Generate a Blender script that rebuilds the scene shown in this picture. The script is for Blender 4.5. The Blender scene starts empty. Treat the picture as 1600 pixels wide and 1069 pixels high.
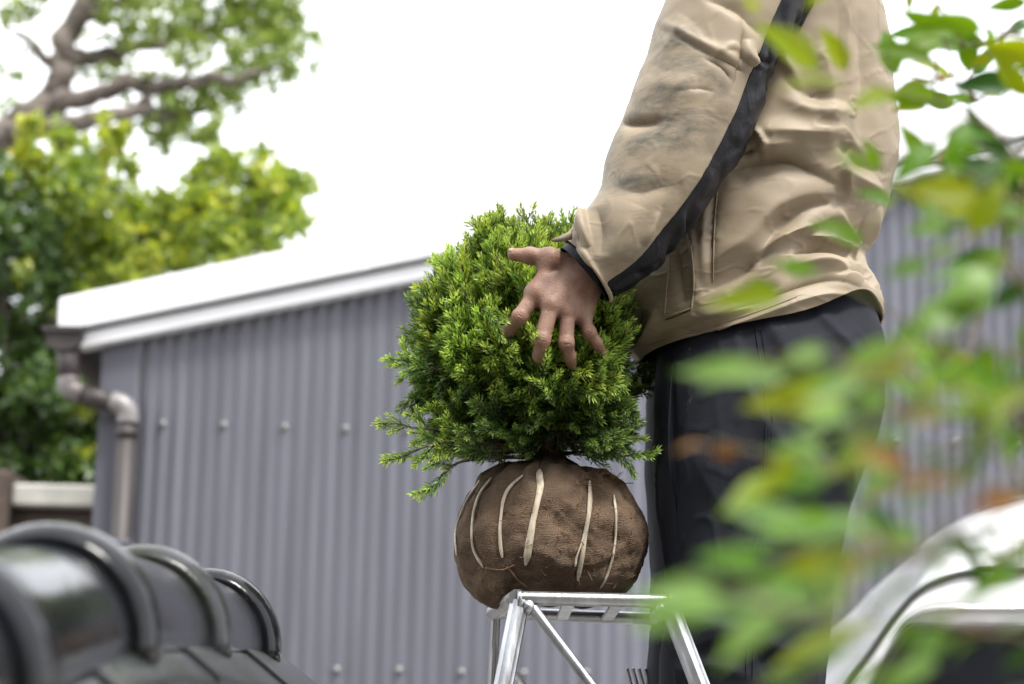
import bpy, math, random
import numpy as np
from mathutils import Vector, Matrix, noise
from mathutils.bvhtree import BVHTree

# ------------------------------------------------------------------ camera, sky, sun, exposure
SC = bpy.context.scene
COL = SC.collection
FPX = 3333.0                      # focal length in photo pixels (1600 wide) = 75 mm on 36 mm
PITCH, ROLL = math.radians(11.3), math.radians(1.25)
CAM = np.array([0.0, 0.0, 0.55])
_f = np.array([0, math.cos(PITCH), math.sin(PITCH)])
_r0 = np.array([1.0, 0, 0]); _u0 = np.array([0, -math.sin(PITCH), math.cos(PITCH)])
_r = _r0 * math.cos(ROLL) + _u0 * math.sin(ROLL)
_u = _u0 * math.cos(ROLL) - _r0 * math.sin(ROLL)
cd = bpy.data.cameras.new('camera'); cam = bpy.data.objects.new('camera', cd); COL.objects.link(cam)
cam.matrix_world = Matrix(((_r[0], _u[0], -_f[0], CAM[0]), (_r[1], _u[1], -_f[1], CAM[1]), (_r[2], _u[2], -_f[2], CAM[2]), (0, 0, 0, 1)))
cd.sensor_width = 36.0; cd.lens = 36.0 * FPX / 1600; cd.clip_start = 0.05; cd.clip_end = 3000
cd.dof.use_dof = True; cd.dof.focus_distance = 2.98; cd.dof.aperture_fstop = 3.6; cd.dof.aperture_blades = 9
SC.camera = cam
SUN_EL, SUN_AZ = math.radians(62), math.radians(140)       # azimuth from +Y towards +X
w = bpy.data.worlds.new('World'); SC.world = w; w.use_nodes = True
nt = w.node_tree; nt.nodes.clear()
sky = nt.nodes.new('ShaderNodeTexSky'); sky.sky_type = 'NISHITA'; sky.sun_disc = False
sky.sun_elevation = SUN_EL; sky.sun_rotation = SUN_AZ; sky.dust_density = 4.0; sky.air_density = 1.0
tc = nt.nodes.new('ShaderNodeTexCoord')
nz = nt.nodes.new('ShaderNodeTexNoise'); nz.inputs['Scale'].default_value = 2.2; nz.inputs['Detail'].default_value = 5
cr = nt.nodes.new('ShaderNodeValToRGB')
cr.color_ramp.elements[0].position = .3; cr.color_ramp.elements[0].color = (.80, .83, .88, 1)
cr.color_ramp.elements[1].position = .7; cr.color_ramp.elements[1].color = (1, 1, 1, 1)
mulc = nt.nodes.new('ShaderNodeVectorMath'); mulc.operation = 'SCALE'; mulc.inputs['Scale'].default_value = 7.6
mx = nt.nodes.new('ShaderNodeMix'); mx.data_type = 'RGBA'; mx.inputs[0].default_value = .86
bg = nt.nodes.new('ShaderNodeBackground'); bg.inputs['Strength'].default_value = .1
wo = nt.nodes.new('ShaderNodeOutputWorld')
L = nt.links.new
L(tc.outputs['Generated'], nz.inputs['Vector']); L(nz.outputs['Fac'], cr.inputs['Fac']); L(cr.outputs['Color'], mulc.inputs[0])
L(sky.outputs['Color'], mx.inputs[6]); L(mulc.outputs['Vector'], mx.inputs[7]); L(mx.outputs[2], bg.inputs['Color']); L(bg.outputs[0], wo.inputs['Surface'])
sl = bpy.data.lights.new('sun', 'SUN'); sl.energy = 1.5; sl.angle = math.radians(14); sl.color = (1, .965, .91)
so = bpy.data.objects.new('sun', sl); COL.objects.link(so)
_d = Vector((math.sin(SUN_AZ) * math.cos(SUN_EL), math.cos(SUN_AZ) * math.cos(SUN_EL), math.sin(SUN_EL)))
so.rotation_euler = _d.to_track_quat('Z', 'Y').to_euler()
SC.view_settings.view_transform = 'Standard'; SC.view_settings.look = 'None'
SC.view_settings.exposure = 1.9; SC.view_settings.gamma = 1.0; SC.view_settings.use_curve_mapping = False
SC.cycles.use_denoising = True
SC.cycles.max_bounces = 8; SC.cycles.transparent_max_bounces = 8; SC.cycles.caustics_reflective = False; SC.cycles.caustics_refractive = False
SC.cycles.sample_clamp_indirect = 8

# ------------------------------------------------------------------ helpers
RNG = np.random.default_rng(7); random.seed(7)
def W(px, py, Y):
    """point of the place seen at photo pixel px,py that lies in the plane y=Y"""
    d = _f + _r * ((px - 800) / FPX) - _u * ((py - 534.5) / FPX)
    return CAM + d * (Y / d[1])
def PX(p):
    q = np.asarray(p) - CAM; z = q @ _f
    return np.stack([800 + FPX * (q @ _r) / z, 534.5 - FPX * (q @ _u) / z], -1)
def link(o, parent=None):
    COL.objects.link(o)
    if parent is not None: o.parent = parent
    return o
def tag(o, label=None, cat=None, group=None, kind=None):
    if label: o['label'] = label
    if cat: o['category'] = cat
    if group: o['group'] = group
    if kind: o['kind'] = kind
    return o
def empty(name, loc, label=None, cat=None, group=None):
    o = bpy.data.objects.new(name, None); o.location = [float(x) for x in loc]; o.empty_display_size = .1
    COL.objects.link(o); return tag(o, label, cat, group)
def mesh_data(name, V, F, mat=None, smooth=True, uv=None, attrs=None):
    me = bpy.data.meshes.new(name)
    me.from_pydata([tuple(map(float, v)) for v in V], [], [tuple(int(i) for i in f) for f in F])
    if uv is not None:
        lay = me.uv_layers.new(name='UVMap'); uv = np.asarray(uv)
        li = np.empty(len(me.loops), dtype=np.int32); me.loops.foreach_get('vertex_index', li)
        lay.data.foreach_set('uv', uv[li].astype(np.float32).ravel())
    for k, a in (attrs or {}).items():
        at = me.attributes.new(k, 'FLOAT', 'POINT'); at.data.foreach_set('value', np.asarray(a, dtype=np.float32))
    if smooth: me.polygons.foreach_set('use_smooth', np.ones(len(me.polygons), dtype=bool))
    if mat: me.materials.append(mat)
    me.update(); return me
def obj(name, V, F, mat, parent=None, smooth=True, uv=None, attrs=None):
    o = bpy.data.objects.new(name, mesh_data(name, V, F, mat, smooth, uv, attrs)); link(o)
    if parent is not None:
        o.parent = parent; o.matrix_parent_inverse = Matrix.Translation(parent.location).inverted()
    return o
class MB:
    def __init__(s): s.V = []; s.F = []; s.n = 0
    def add(s, V, F):
        s.V.append(np.asarray(V, float)); s.F += [tuple(i + s.n for i in f) for f in F]; s.n += len(V); return s
    def box(s, lo, hi, bev=0.0):
        lo = np.array(lo, float); hi = np.array(hi, float)
        if bev <= 0:
            V = [(x, y, z) for x in (lo[0], hi[0]) for y in (lo[1], hi[1]) for z in (lo[2], hi[2])]
            return s.add(V, [(0, 1, 3, 2), (4, 6, 7, 5), (0, 4, 5, 1), (2, 3, 7, 6), (0, 2, 6, 4), (1, 5, 7, 3)])
        V = []; F = []; c = (lo + hi) / 2; h = (hi - lo) / 2
        idx = {}
        for sx in (-1, 1):
            for sy in (-1, 1):
                for sz in (-1, 1):
                    for a in range(3):
                        q = np.array([sx, sy, sz]) * h
                        for b in range(3):
                            if b != a: q[b] -= (sx, sy, sz)[b] * bev
                        idx[(sx, sy, sz, a)] = len(V); V.append(c + q)
        for a in range(3):
            b, d = [(1, 2), (2, 0), (0, 1)][a]
            for sg in (-1, 1):
                q = []
                for (p, r) in ((-1, -1), (1, -1), (1, 1), (-1, 1)):
                    k = [0, 0, 0]; k[a] = sg; k[b] = p; k[d] = r; q.append(idx[tuple(k) + (a,)])
                F.append(tuple(q if sg > 0 else q[::-1]))
        for a in range(3):
            b, d = [(1, 2), (2, 0), (0, 1)][a]
            for p in (-1, 1):
                for r in (-1, 1):
                    k0 = [0, 0, 0]; k0[a] = -1; k0[b] = p; k0[d] = r; k1 = list(k0); k1[a] = 1
                    q = [idx[tuple(k0) + (b,)], idx[tuple(k1) + (b,)], idx[tuple(k1) + (d,)], idx[tuple(k0) + (d,)]]
                    F.append(tuple(q if p * r > 0 else q[::-1]))
        for sx in (-1, 1):
            for sy in (-1, 1):
                for sz in (-1, 1):
                    q = [idx[(sx, sy, sz, a)] for a in range(3)]
                    F.append(tuple(q if sx * sy * sz > 0 else q[::-1]))
        return s.add(V, F)
    def tube(s, pts, r, n=10, cap=True, flute=0.0):
        pts = np.asarray(pts, float); m = len(pts); r = np.broadcast_to(np.asarray(r, float), (m,))
        T = np.gradient(pts, axis=0); T /= np.linalg.norm(T, axis=1)[:, None] + 1e-12
        ref = np.array([0, 0, 1.0]) if abs(T[0][2]) < .9 else np.array([1.0, 0, 0])
        V = []; N = None
        for i in range(m):
            if N is None: N = np.cross(T[i], ref)
            N = N - T[i] * (N @ T[i]); N /= np.linalg.norm(N) + 1e-12
            B = np.cross(T[i], N)
            for k in range(n):
                a = 2 * math.pi * k / n; rr = r[i] * (1 - (flute if k % 2 else 0))
                V.append(pts[i] + (N * math.cos(a) + B * math.sin(a)) * rr)
        F = [(i * n + k, i * n + (k + 1) % n, (i + 1) * n + (k + 1) % n, (i + 1) * n + k) for i in range(m - 1) for k in range(n)]
        if cap: F += [tuple(range(n))[::-1], tuple((m - 1) * n + k for k in range(n))]
        return s.add(V, F)
    def build(s, name, mat, parent=None, smooth=True, attrs=None):
        return obj(name, np.concatenate(s.V), s.F, mat, parent, smooth, None, attrs)
def autosmooth(o, deg=35):
    me = o.data
    try: me.set_sharp_from_angle(angle=math.radians(deg))
    except Exception: pass
    return o
def spline(pts, n):
    P = np.asarray(pts, float); m = len(P)
    t = np.linspace(0, m - 1, n); i = np.clip(t.astype(int), 0, m - 2); u = (t - i)[:, None]
    def g(k): return P[np.clip(k, 0, m - 1)]
    p0, p1, p2, p3 = g(i - 1), g(i), g(i + 1), g(i + 2)
    p0 = np.where((i - 1 < 0)[:, None], 2 * p1 - p2, p0); p3 = np.where((i + 2 > m - 1)[:, None], 2 * p2 - p1, p3)
    return .5 * (2 * p1 + (p2 - p0) * u + (2 * p0 - 5 * p1 + 4 * p2 - p3) * u * u + (3 * p1 - p0 - 3 * p2 + p3) * u ** 3)
def grid_faces(nv, nu, closed=True):
    F = []
    for i in range(nv - 1):
        for k in range(nu if closed else nu - 1):
            k2 = (k + 1) % nu; F.append((i * nu + k, i * nu + k2, (i + 1) * nu + k2, (i + 1) * nu + k))
    return F
def loft(rings, nv, nu, e=.88):
    """rings: (A px, B px, centre Y, half depth). phi 0 = A, 90 deg = camera side, 180 = B. returns (nv,nu,3)"""
    C = []; A = []; b = []
    for (a, bb, Y, h) in rings:
        pa, pb = W(a[0], a[1], Y), W(bb[0], bb[1], Y); C.append((pa + pb) / 2); A.append((pa - pb) / 2); b.append([h])
    C, A, b = spline(C, nv), spline(A, nv), spline(b, nv)[:, 0]
    ph = np.linspace(0, 2 * math.pi, nu, endpoint=False)
    co = np.sign(np.cos(ph)) * np.abs(np.cos(ph)) ** e; si = np.sign(np.sin(ph)) * np.abs(np.sin(ph)) ** e
    return C[:, None, :] + A[:, None, :] * co[None, :, None] + np.array([0, -1.0, 0])[None, None, :] * (b[:, None] * si[None, :])[:, :, None]
def gnormals(G):
    du = np.roll(G, -1, 1) - np.roll(G, 1, 1); dv = np.gradient(G, axis=0)
    N = np.cross(du, dv); N /= np.linalg.norm(N, axis=2)[:, :, None] + 1e-12
    c = G.mean(axis=1, keepdims=True)
    if ((G - c) * N).sum() < 0: N = -N
    return N
def segdist(P, line):
    """distance of pixel array P (...,2) to polyline, and parameter 0..1"""
    L_ = np.asarray(line, float); best = np.full(P.shape[:-1], 1e9); par = np.zeros(P.shape[:-1]); sg = np.zeros(P.shape[:-1])
    n = len(L_) - 1
    for i in range(n):
        a, b = L_[i], L_[i + 1]; ab = b - a
        t = np.clip(((P - a) @ ab) / (ab @ ab + 1e-9), 0, 1)
        q = P - (a + t[..., None] * ab); d = np.linalg.norm(q, axis=-1)
        s = np.sign(ab[0] * q[..., 1] - ab[1] * q[..., 0])
        m = d < best; best = np.where(m, d, best); par = np.where(m, (i + t) / n, par); sg = np.where(m, s, sg)
    return best, par, sg
def fold(G, N, folds, gain=1.0):
    """push cloth folds: (polyline px, width px, height m[, side]); side +-1 makes one flank steep (overhang crease)"""
    P = PX(G); near = np.clip(-(N[..., 1]) * 3 + .6, 0, 1) * gain; D = np.zeros(G.shape[:2])
    for f in folds:
        d, t, s = segdist(P, spline(f[0], max(12, 6 * len(f[0]))))
        wd = np.full(d.shape, float(f[1]))
        if len(f) > 3: wd = np.where(s * f[3] > 0, wd * .38, wd * 1.25)
        D += f[2] * np.exp(-(d / wd) ** 1.35) * np.clip(np.sin(np.pi * np.clip(t, .02, .98)), 0, 1) ** .75
    return G + N * (D * near)[..., None]
def nfield(G, sc, seed, octv=3, stretch=(1, 1, 1)):
    o = np.empty(G.shape[:2])
    for i in range(G.shape[0]):
        for k in range(G.shape[1]):
            p = G[i, k]; o[i, k] = noise.fractal(Vector((p[0] * sc * stretch[0] + seed, p[1] * sc * stretch[1], p[2] * sc * stretch[2])), 1.0, 2.0, octv)
    return o
def grid_uv(G):
    s = np.cumsum(np.linalg.norm(np.diff(G, axis=0, prepend=G[:1]), axis=2).mean(1))
    per = np.linalg.norm(np.roll(G, -1, 1) - G, axis=2); a = np.cumsum(per, 1) - per
    return np.stack([a, np.repeat(s[:, None], G.shape[1], 1)], -1).reshape(-1, 2)

# ------------------------------------------------------------------ materials
def mat(name, col, rough=.6, metal=0., spec=.5, var=0., vscale=8., bump=0., bscale=60., col2=None, lo=.4, hi=.65, detail=5., trans=0., tcol=None, coat=0., stretch=None, sheen=0., objrand=0., attr=None, acol=None):
    m = bpy.data.materials.new(name); m.use_nodes = True; t = m.node_tree; b = t.nodes['Principled BSDF']
    b.inputs['Roughness'].default_value = rough; b.inputs['Metallic'].default_value = metal; b.inputs['Specular IOR Level'].default_value = spec
    if coat: b.inputs['Coat Weight'].default_value = coat; b.inputs['Coat Roughness'].default_value = .12
    if sheen: b.inputs['Sheen Weight'].default_value = sheen; b.inputs['Sheen Roughness'].default_value = .5
    c = t.nodes.new('ShaderNodeTexCoord'); src = c.outputs['Object']
    if stretch:
        mp = t.nodes.new('ShaderNodeMapping'); mp.inputs['Scale'].default_value = stretch; t.links.new(src, mp.inputs['Vector']); src = mp.outputs[0]
    c2 = col2 or tuple(x * (1 - var) for x in col)
    n = t.nodes.new('ShaderNodeTexNoise'); n.inputs['Scale'].default_value = vscale; n.inputs['Detail'].default_value = detail; t.links.new(src, n.inputs['Vector'])
    r = t.nodes.new('ShaderNodeValToRGB'); e = r.color_ramp.elements
    e[0].position = lo; e[0].color = (*c2, 1); e[1].position = hi; e[1].color = (*col, 1)
    t.links.new(n.outputs['Fac'], r.inputs['Fac']); out = r.outputs['Color']
    if attr:
        a = t.nodes.new('ShaderNodeAttribute'); a.attribute_name = attr; mm = t.nodes.new('ShaderNodeMix'); mm.data_type = 'RGBA'
        t.links.new(a.outputs['Fac'], mm.inputs[0]); t.links.new(out, mm.inputs[6]); mm.inputs[7].default_value = (*acol, 1); out = mm.outputs[2]
    if objrand:
        oi = t.nodes.new('ShaderNodeObjectInfo'); hs = t.nodes.new('ShaderNodeHueSaturation'); mr = t.nodes.new('ShaderNodeMapRange')
        mr.inputs[3].default_value = 1 - objrand; mr.inputs[4].default_value = 1 + objrand; t.links.new(oi.outputs['Random'], mr.inputs[0])
        t.links.new(mr.outputs[0], hs.inputs['Value']); t.links.new(out, hs.inputs['Color']); out = hs.outputs[0]
        mr2 = t.nodes.new('ShaderNodeMapRange'); mr2.inputs[3].default_value = .5 - objrand * .05; mr2.inputs[4].default_value = .5 + objrand * .09
        ml = t.nodes.new('ShaderNodeMath'); ml.operation = 'MULTIPLY'; ml.inputs[1].default_value = 7.31; fr = t.nodes.new('ShaderNodeMath'); fr.operation = 'FRACT'
        t.links.new(oi.outputs['Random'], ml.inputs[0]); t.links.new(ml.outputs[0], fr.inputs[0]); t.links.new(fr.outputs[0], mr2.inputs[0]); t.links.new(mr2.outputs[0], hs.inputs['Hue'])
    t.links.new(out, b.inputs['Base Color'])
    if bump:
        n2 = t.nodes.new('ShaderNodeTexNoise'); n2.inputs['Scale'].default_value = bscale; n2.inputs['Detail'].default_value = 6; t.links.new(src, n2.inputs['Vector'])
        bp = t.nodes.new('ShaderNodeBump'); bp.inputs['Strength'].default_value = bump; bp.inputs['Distance'].default_value = .01
        t.links.new(n2.outputs['Fac'], bp.inputs['Height']); t.links.new(bp.outputs[0], b.inputs['Normal'])
    if trans:
        tr = t.nodes.new('ShaderNodeBsdfTranslucent'); ms = t.nodes.new('ShaderNodeMixShader'); ms.inputs[0].default_value = trans
        g = t.nodes.new('ShaderNodeMix'); g.data_type = 'RGBA'; g.blend_type = 'MULTIPLY'; g.inputs[0].default_value = 1
        t.links.new(out, g.inputs[6]); g.inputs[7].default_value = (*(tcol or (1.6, 1.6, .8)), 1); t.links.new(g.outputs[2], tr.inputs['Color'])
        t.links.new(b.outputs[0], ms.inputs[1]); t.links.new(tr.outputs[0], ms.inputs[2]); t.links.new(ms.outputs[0], t.nodes['Material Output'].inputs['Surface'])
    return m
M = {}
M['corr'] = mat('grey_painted_steel', (.121, .124, .150), .42, var=.20, vscale=3.5, stretch=(7, 1, .35), bump=.03, bscale=30)
M['trimgrey'] = mat('grey_trim_steel', (.110, .113, .136), .45, var=.08, vscale=3)
M['white'] = mat('white_painted_metal', (.80, .81, .83), .35, var=.06, vscale=3)
M['roofgrey'] = mat('roof_sheet', (.5, .5, .52), .5, var=.1)
M['brownpipe'] = mat('brown_plastic_pipe', (.045, .037, .0355), .55, var=.25, vscale=9, stretch=(2, 2, .5))
M['elbow'] = mat('mottled_brown_plastic', (.10, .083, .08), .35, col2=(.20, .19, .19), vscale=9, lo=.42, hi=.6)  # elbows paler than the pipe, mottled with lighter grey
M['screw'] = mat('zinc_washer', (.24, .24, .245), .45, metal=.5, var=.3, vscale=60)
M['bark'] = mat('tree_bark', (.20, .17, .145), .9, col2=(.085, .07, .058), vscale=10, bump=.8, bscale=25, stretch=(1, 1, 3))
M['conc'] = mat('pale_concrete_coping', (.50, .49, .45), .85, var=.3, vscale=6, bump=.2)
M['brownwall'] = mat('brown_garden_wall', (.10, .075, .06), .85, var=.4, vscale=9, bump=.4)
M['tile'] = mat('smoked_clay_tile', (.010, .011, .014), .14, spec=.25, col2=(.006, .0063, .007), vscale=14, lo=.35, hi=.6, bump=.10, bscale=40)
M['mossy'] = mat('weathered_clay_tile', (.024, .026, .029), .26, spec=.3, col2=(.014, .017, .009), vscale=18, lo=.38, hi=.55, bump=.2, bscale=50)
M['plaster'] = mat('plaster', (.12, .12, .12), .8, var=.3, bump=.2)
M['alu'] = mat('brushed_aluminium', (.52, .53, .55), .36, metal=.92, var=.35, vscale=40, stretch=(1, 1, .12), bump=.10, bscale=120)
M['ground'] = mat('garden_soil_gravel', (.20, .18, .155), .95, var=.45, vscale=3, bump=.6, bscale=40, detail=9)
M['slab'] = mat('paving_concrete', (.34, .33, .31), .9, var=.25, vscale=4, bump=.3, bscale=50)
M['skin'] = mat('skin', (.275, .16, .113), .5, spec=.4, col2=(.20, .112, .078), vscale=55, bump=.22, bscale=420, attr='red', acol=(.30, .115, .075))
bs = M['skin'].node_tree.nodes['Principled BSDF']; bs.inputs['Subsurface Weight'].default_value = .12; bs.inputs['Subsurface Radius'].default_value = (.012, .005, .003); bs.inputs['Subsurface Scale'].default_value = .5
M['nail'] = mat('fingernail', (.36, .22, .165), .32, var=.1)
M['hair'] = mat('black_hair', (.02, .018, .016), .5)
M['dark'] = mat('dark_navy_nylon', (.0065, .0073, .0115), .45, spec=.22, var=.25, vscale=14, bump=.12, bscale=300)
M['trouser'] = mat('dark_navy_work_cotton', (.0145, .0162, .0235), .8, spec=.2, col2=(.0105, .0118, .0168), vscale=9, bump=.12, bscale=500)
M['rubber'] = mat('black_rubber', (.02, .02, .02), .6, var=.2)
M['strap'] = mat('cream_binding_tape', (.50, .43, .32), .6, var=.35, vscale=120, stretch=(1, 1, .2))
M['stem'] = mat('conifer_twig_bark', (.085, .055, .036), .9, var=.5, vscale=90, bump=.5, bscale=200)
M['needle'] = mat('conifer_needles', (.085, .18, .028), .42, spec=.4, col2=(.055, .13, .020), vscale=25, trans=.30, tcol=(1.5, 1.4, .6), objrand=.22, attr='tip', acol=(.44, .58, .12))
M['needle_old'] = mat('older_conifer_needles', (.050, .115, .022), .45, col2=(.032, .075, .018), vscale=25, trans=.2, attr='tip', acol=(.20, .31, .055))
M['fiber'] = mat('loose_jute_fibre', (.21, .12, .065), .9, var=.4, vscale=80)
M['carwhite'] = mat('white_car_paint', (.78, .79, .80), .22, var=.03, coat=.6)
M['chrome'] = mat('chrome_strip', (.7, .7, .7), .15, metal=1.)
M['glass'] = mat('dark_window_glass', (.015, .016, .02), .06, spec=.35, var=.2)
M['tyre'] = mat('tyre', (.02, .02, .02), .8)
def leafm(n, c, c2, tr=.5, tcol=(1.5, 1.5, .6), rough=.45, objr=.18, vs=30): return mat(n, c, rough, spec=.22, col2=c2, vscale=vs, trans=tr, tcol=tcol, objrand=objr)
M['leaf_g'] = leafm('nandina_green', (.11, .205, .015), (.07, .155, .010), tcol=(1.9, 1.7, .3))
M['leaf_y'] = leafm('nandina_yellow_green', (.215, .25, .012), (.15, .21, .010), tcol=(1.7, 1.5, .25))
M['leaf_p'] = leafm('nandina_painted_sky_sheen', (.19, .30, .09), (.14, .25, .055), rough=.35, tcol=(1.5, 1.6, .8))  # paleness is sky reflection on glossy leaves, painted into the base colour
M['leaf_r'] = leafm('nandina_red_brown', (.20, .075, .012), (.14, .09, .012), tr=.3, tcol=(1.8, 1.1, .5))
M['leaf_d'] = leafm('nandina_dark_green', (.04, .10, .02), (.03, .075, .014), tr=.28)
M['cane'] = mat('nandina_cane', (.16, .085, .045), .6, col2=(.10, .11, .03), vscale=20)
M['tree_leaf'] = mat('tree_leaves', (.16, .225, .045), .4, col2=(.10, .16, .03), vscale=3, trans=.35, tcol=(1.7, 1.7, .7), attr='rnd', acol=(.22, .28, .06))
M['hedge_leaf'] = mat('hedge_leaves', (.17, .235, .036), .38, col2=(.085, .15, .024), vscale=2.5, trans=.38, tcol=(1.8, 1.8, .6), attr='rnd', acol=(.30, .35, .05))
M['young_leaf'] = mat('young_yellow_leaves', (.27, .35, .05), .4, col2=(.20, .28, .036), vscale=3, trans=.45, tcol=(1.5, 1.4, .5), attr='rnd', acol=(.48, .49, .08))
M['dark_leaf'] = mat('dark_hedge_leaves', (.06, .11, .02), .36, col2=(.03, .065, .014), vscale=3, trans=.25, attr='rnd', acol=(.07, .13, .02))

def jacket_mat():
    m = mat('beige_work_cotton', (.30, .242, .163), .58, spec=.45, col2=(.265, .210, .142), vscale=7, bump=.06, bscale=600)
    t = m.node_tree; b = t.nodes['Principled BSDF']; src = b.inputs['Base Color'].links[0].from_socket
    tcn = [n for n in t.nodes if n.bl_idname == 'ShaderNodeTexCoord'][0]
    a = t.nodes.new('ShaderNodeAttribute'); a.attribute_name = 'stain'
    n = t.nodes.new('ShaderNodeTexNoise'); n.inputs['Scale'].default_value = 17; n.inputs['Detail'].default_value = 11; n.inputs['Roughness'].default_value = .72; n.inputs['Distortion'].default_value = .25
    mp = t.nodes.new('ShaderNodeMapping'); mp.inputs['Rotation'].default_value = (0, .6, 0); mp.inputs['Scale'].default_value = (.6, 1, 1.5)
    t.links.new(tcn.outputs['Object'], mp.inputs['Vector']); t.links.new(mp.outputs[0], n.inputs['Vector'])
    r = t.nodes.new('ShaderNodeValToRGB'); r.color_ramp.elements[0].position = .42; r.color_ramp.elements[1].position = .64
    ml = t.nodes.new('ShaderNodeMath'); ml.operation = 'MULTIPLY'; mm = t.nodes.new('ShaderNodeMix'); mm.data_type = 'RGBA'
    t.links.new(n.outputs['Fac'], r.inputs['Fac']); t.links.new(r.outputs['Color'], ml.inputs[0]); t.links.new(a.outputs['Fac'], ml.inputs[1])
    t.links.new(ml.outputs[0], mm.inputs[0]); t.links.new(src, mm.inputs[6]); mm.inputs[7].default_value = (.080, .074, .055, 1); t.links.new(mm.outputs[2], b.inputs['Base Color'])
    return m
M['jacket'] = jacket_mat()
def dusty(m, col, lo, hi, scale):
    t = m.node_tree; b = t.nodes['Principled BSDF']; src = b.inputs['Base Color'].links[0].from_socket
    tcn = [n for n in t.nodes if n.bl_idname == 'ShaderNodeTexCoord'][0]
    n = t.nodes.new('ShaderNodeTexNoise'); n.inputs['Scale'].default_value = scale; n.inputs['Detail'].default_value = 10; n.inputs['Roughness'].default_value = .75; t.links.new(tcn.outputs['Object'], n.inputs['Vector'])
    r = t.nodes.new('ShaderNodeValToRGB'); r.color_ramp.elements[0].position = lo; r.color_ramp.elements[1].position = hi
    mm = t.nodes.new('ShaderNodeMix'); mm.data_type = 'RGBA'; t.links.new(n.outputs['Fac'], r.inputs['Fac']); t.links.new(r.outputs['Color'], mm.inputs[0]); t.links.new(src, mm.inputs[6]); mm.inputs[7].default_value = (*col, 1); t.links.new(mm.outputs[2], b.inputs['Base Color'])
dusty(M['trouser'], (.11, .105, .095), .62, .80, 22); dusty(M['tile'], (.10, .10, .085), .60, .75, 26); dusty(M['skin'], (.22, .105, .07), .52, .72, 70)
def burlap_mat():
    m = mat('brown_burlap', (.225, .155, .103), .95, spec=.2, col2=(.135, .090, .060), vscale=24, lo=.34, hi=.66)
    t = m.node_tree; b = t.nodes['Principled BSDF']; src = b.inputs['Base Color'].links[0].from_socket
    tcn = [n for n in t.nodes if n.bl_idname == 'ShaderNodeTexCoord'][0]
    nd = t.nodes.new('ShaderNodeTexNoise'); nd.inputs['Scale'].default_value = 40; nd.inputs['Detail'].default_value = 3
    t.links.new(tcn.outputs['UV'], nd.inputs['Vector'])
    add = t.nodes.new('ShaderNodeVectorMath'); add.operation = 'MULTIPLY_ADD'; add.inputs[1].default_value = (.006, .006, 0)
    t.links.new(nd.outputs['Color'], add.inputs[0]); t.links.new(tcn.outputs['UV'], add.inputs[2])
    h = []
    for ax in ('X', 'Y'):
        wv = t.nodes.new('ShaderNodeTexWave'); wv.bands_direction = ax; wv.inputs['Scale'].default_value = 150; wv.inputs['Distortion'].default_value = 6; wv.inputs['Detail'].default_value = 2
        t.links.new(add.outputs[0], wv.inputs['Vector']); h.append(wv)
    mxn = t.nodes.new('ShaderNodeMath'); mxn.operation = 'MULTIPLY'; t.links.new(h[0].outputs['Fac'], mxn.inputs[0]); t.links.new(h[1].outputs['Fac'], mxn.inputs[1])
    fn = t.nodes.new('ShaderNodeTexNoise'); fn.inputs['Scale'].default_value = 320; fn.inputs['Detail'].default_value = 4; t.links.new(tcn.outputs['UV'], fn.inputs['Vector'])
    sm = t.nodes.new('ShaderNodeMath'); sm.operation = 'MULTIPLY_ADD'; sm.inputs[1].default_value = .7; t.links.new(fn.outputs['Fac'], sm.inputs[0]); t.links.new(mxn.outputs[0], sm.inputs[2])
    bp = t.nodes.new('ShaderNodeBump'); bp.inputs['Strength'].default_value = .9; bp.inputs['Distance'].default_value = .0035
    t.links.new(sm.outputs[0], bp.inputs['Height']); t.links.new(bp.outputs[0], b.inputs['Normal'])
    r = t.nodes.new('ShaderNodeMapRange'); r.inputs[1].default_value = .2; r.inputs[2].default_value = 1.1; r.inputs[3].default_value = .6; r.inputs[4].default_value = 1.4
    t.links.new(sm.outputs[0], r.inputs[0])
    hs = t.nodes.new('ShaderNodeHueSaturation'); t.links.new(r.outputs[0], hs.inputs['Value']); t.links.new(src, hs.inputs['Color']); t.links.new(hs.outputs[0], b.inputs['Base Color'])
    return m
M['burlap'] = burlap_mat()

# ------------------------------------------------------------------ ground
V = [(-600, -600, 0), (600, -600, 0), (600, 900, 0), (-600, 900, 0)]
tag(obj('ground', V, [(0, 1, 2, 3)], M['ground'], smooth=False), kind='structure')
TZ = .12
tag(MB().box((-.55, 2.5, .0), (1.6, 4.2, TZ), .012).build('pavement', M['slab'], smooth=False), kind='structure')

# ------------------------------------------------------------------ unseen house added behind the viewpoint to block light from that side
hs_ = empty('added_light_block', (0, -4, 0), 'unseen dark house block added behind the viewpoint to cut front light', 'light blocker')
hw_m = mat('light_block_timber', (.040, .036, .033), .8, var=.4, vscale=5, stretch=(1, 1, .2), bump=.3)
MB().box((-7, -9, 0), (5.5, -3.6, 5.4), .02).build('wall', hw_m, hs_, smooth=False)
V = [(-7.6, -9.6, 5.3), (6.1, -9.6, 5.3), (6.1, -2.9, 5.3), (-7.6, -2.9, 5.3), (-5, -6.3, 7.4), (3.5, -6.3, 7.4)]
obj('roof', V, [(0, 1, 5, 4), (1, 2, 5), (2, 3, 4, 5), (3, 0, 4), (0, 3, 2, 1)], M['tile'], hs_, smooth=False)
for x in (-5.4, -2.2, 1.2, 3.4):
    f_ = MB().box((x, -3.62, .9), (x + 1.3, -3.56, 2.2), .01).build('window', M['trimgrey'], hs_, smooth=False)
    MB().box((x + .06, -3.57, .96), (x + 1.24, -3.55, 2.14)).build('pane', M['glass'], f_, smooth=False)
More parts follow.
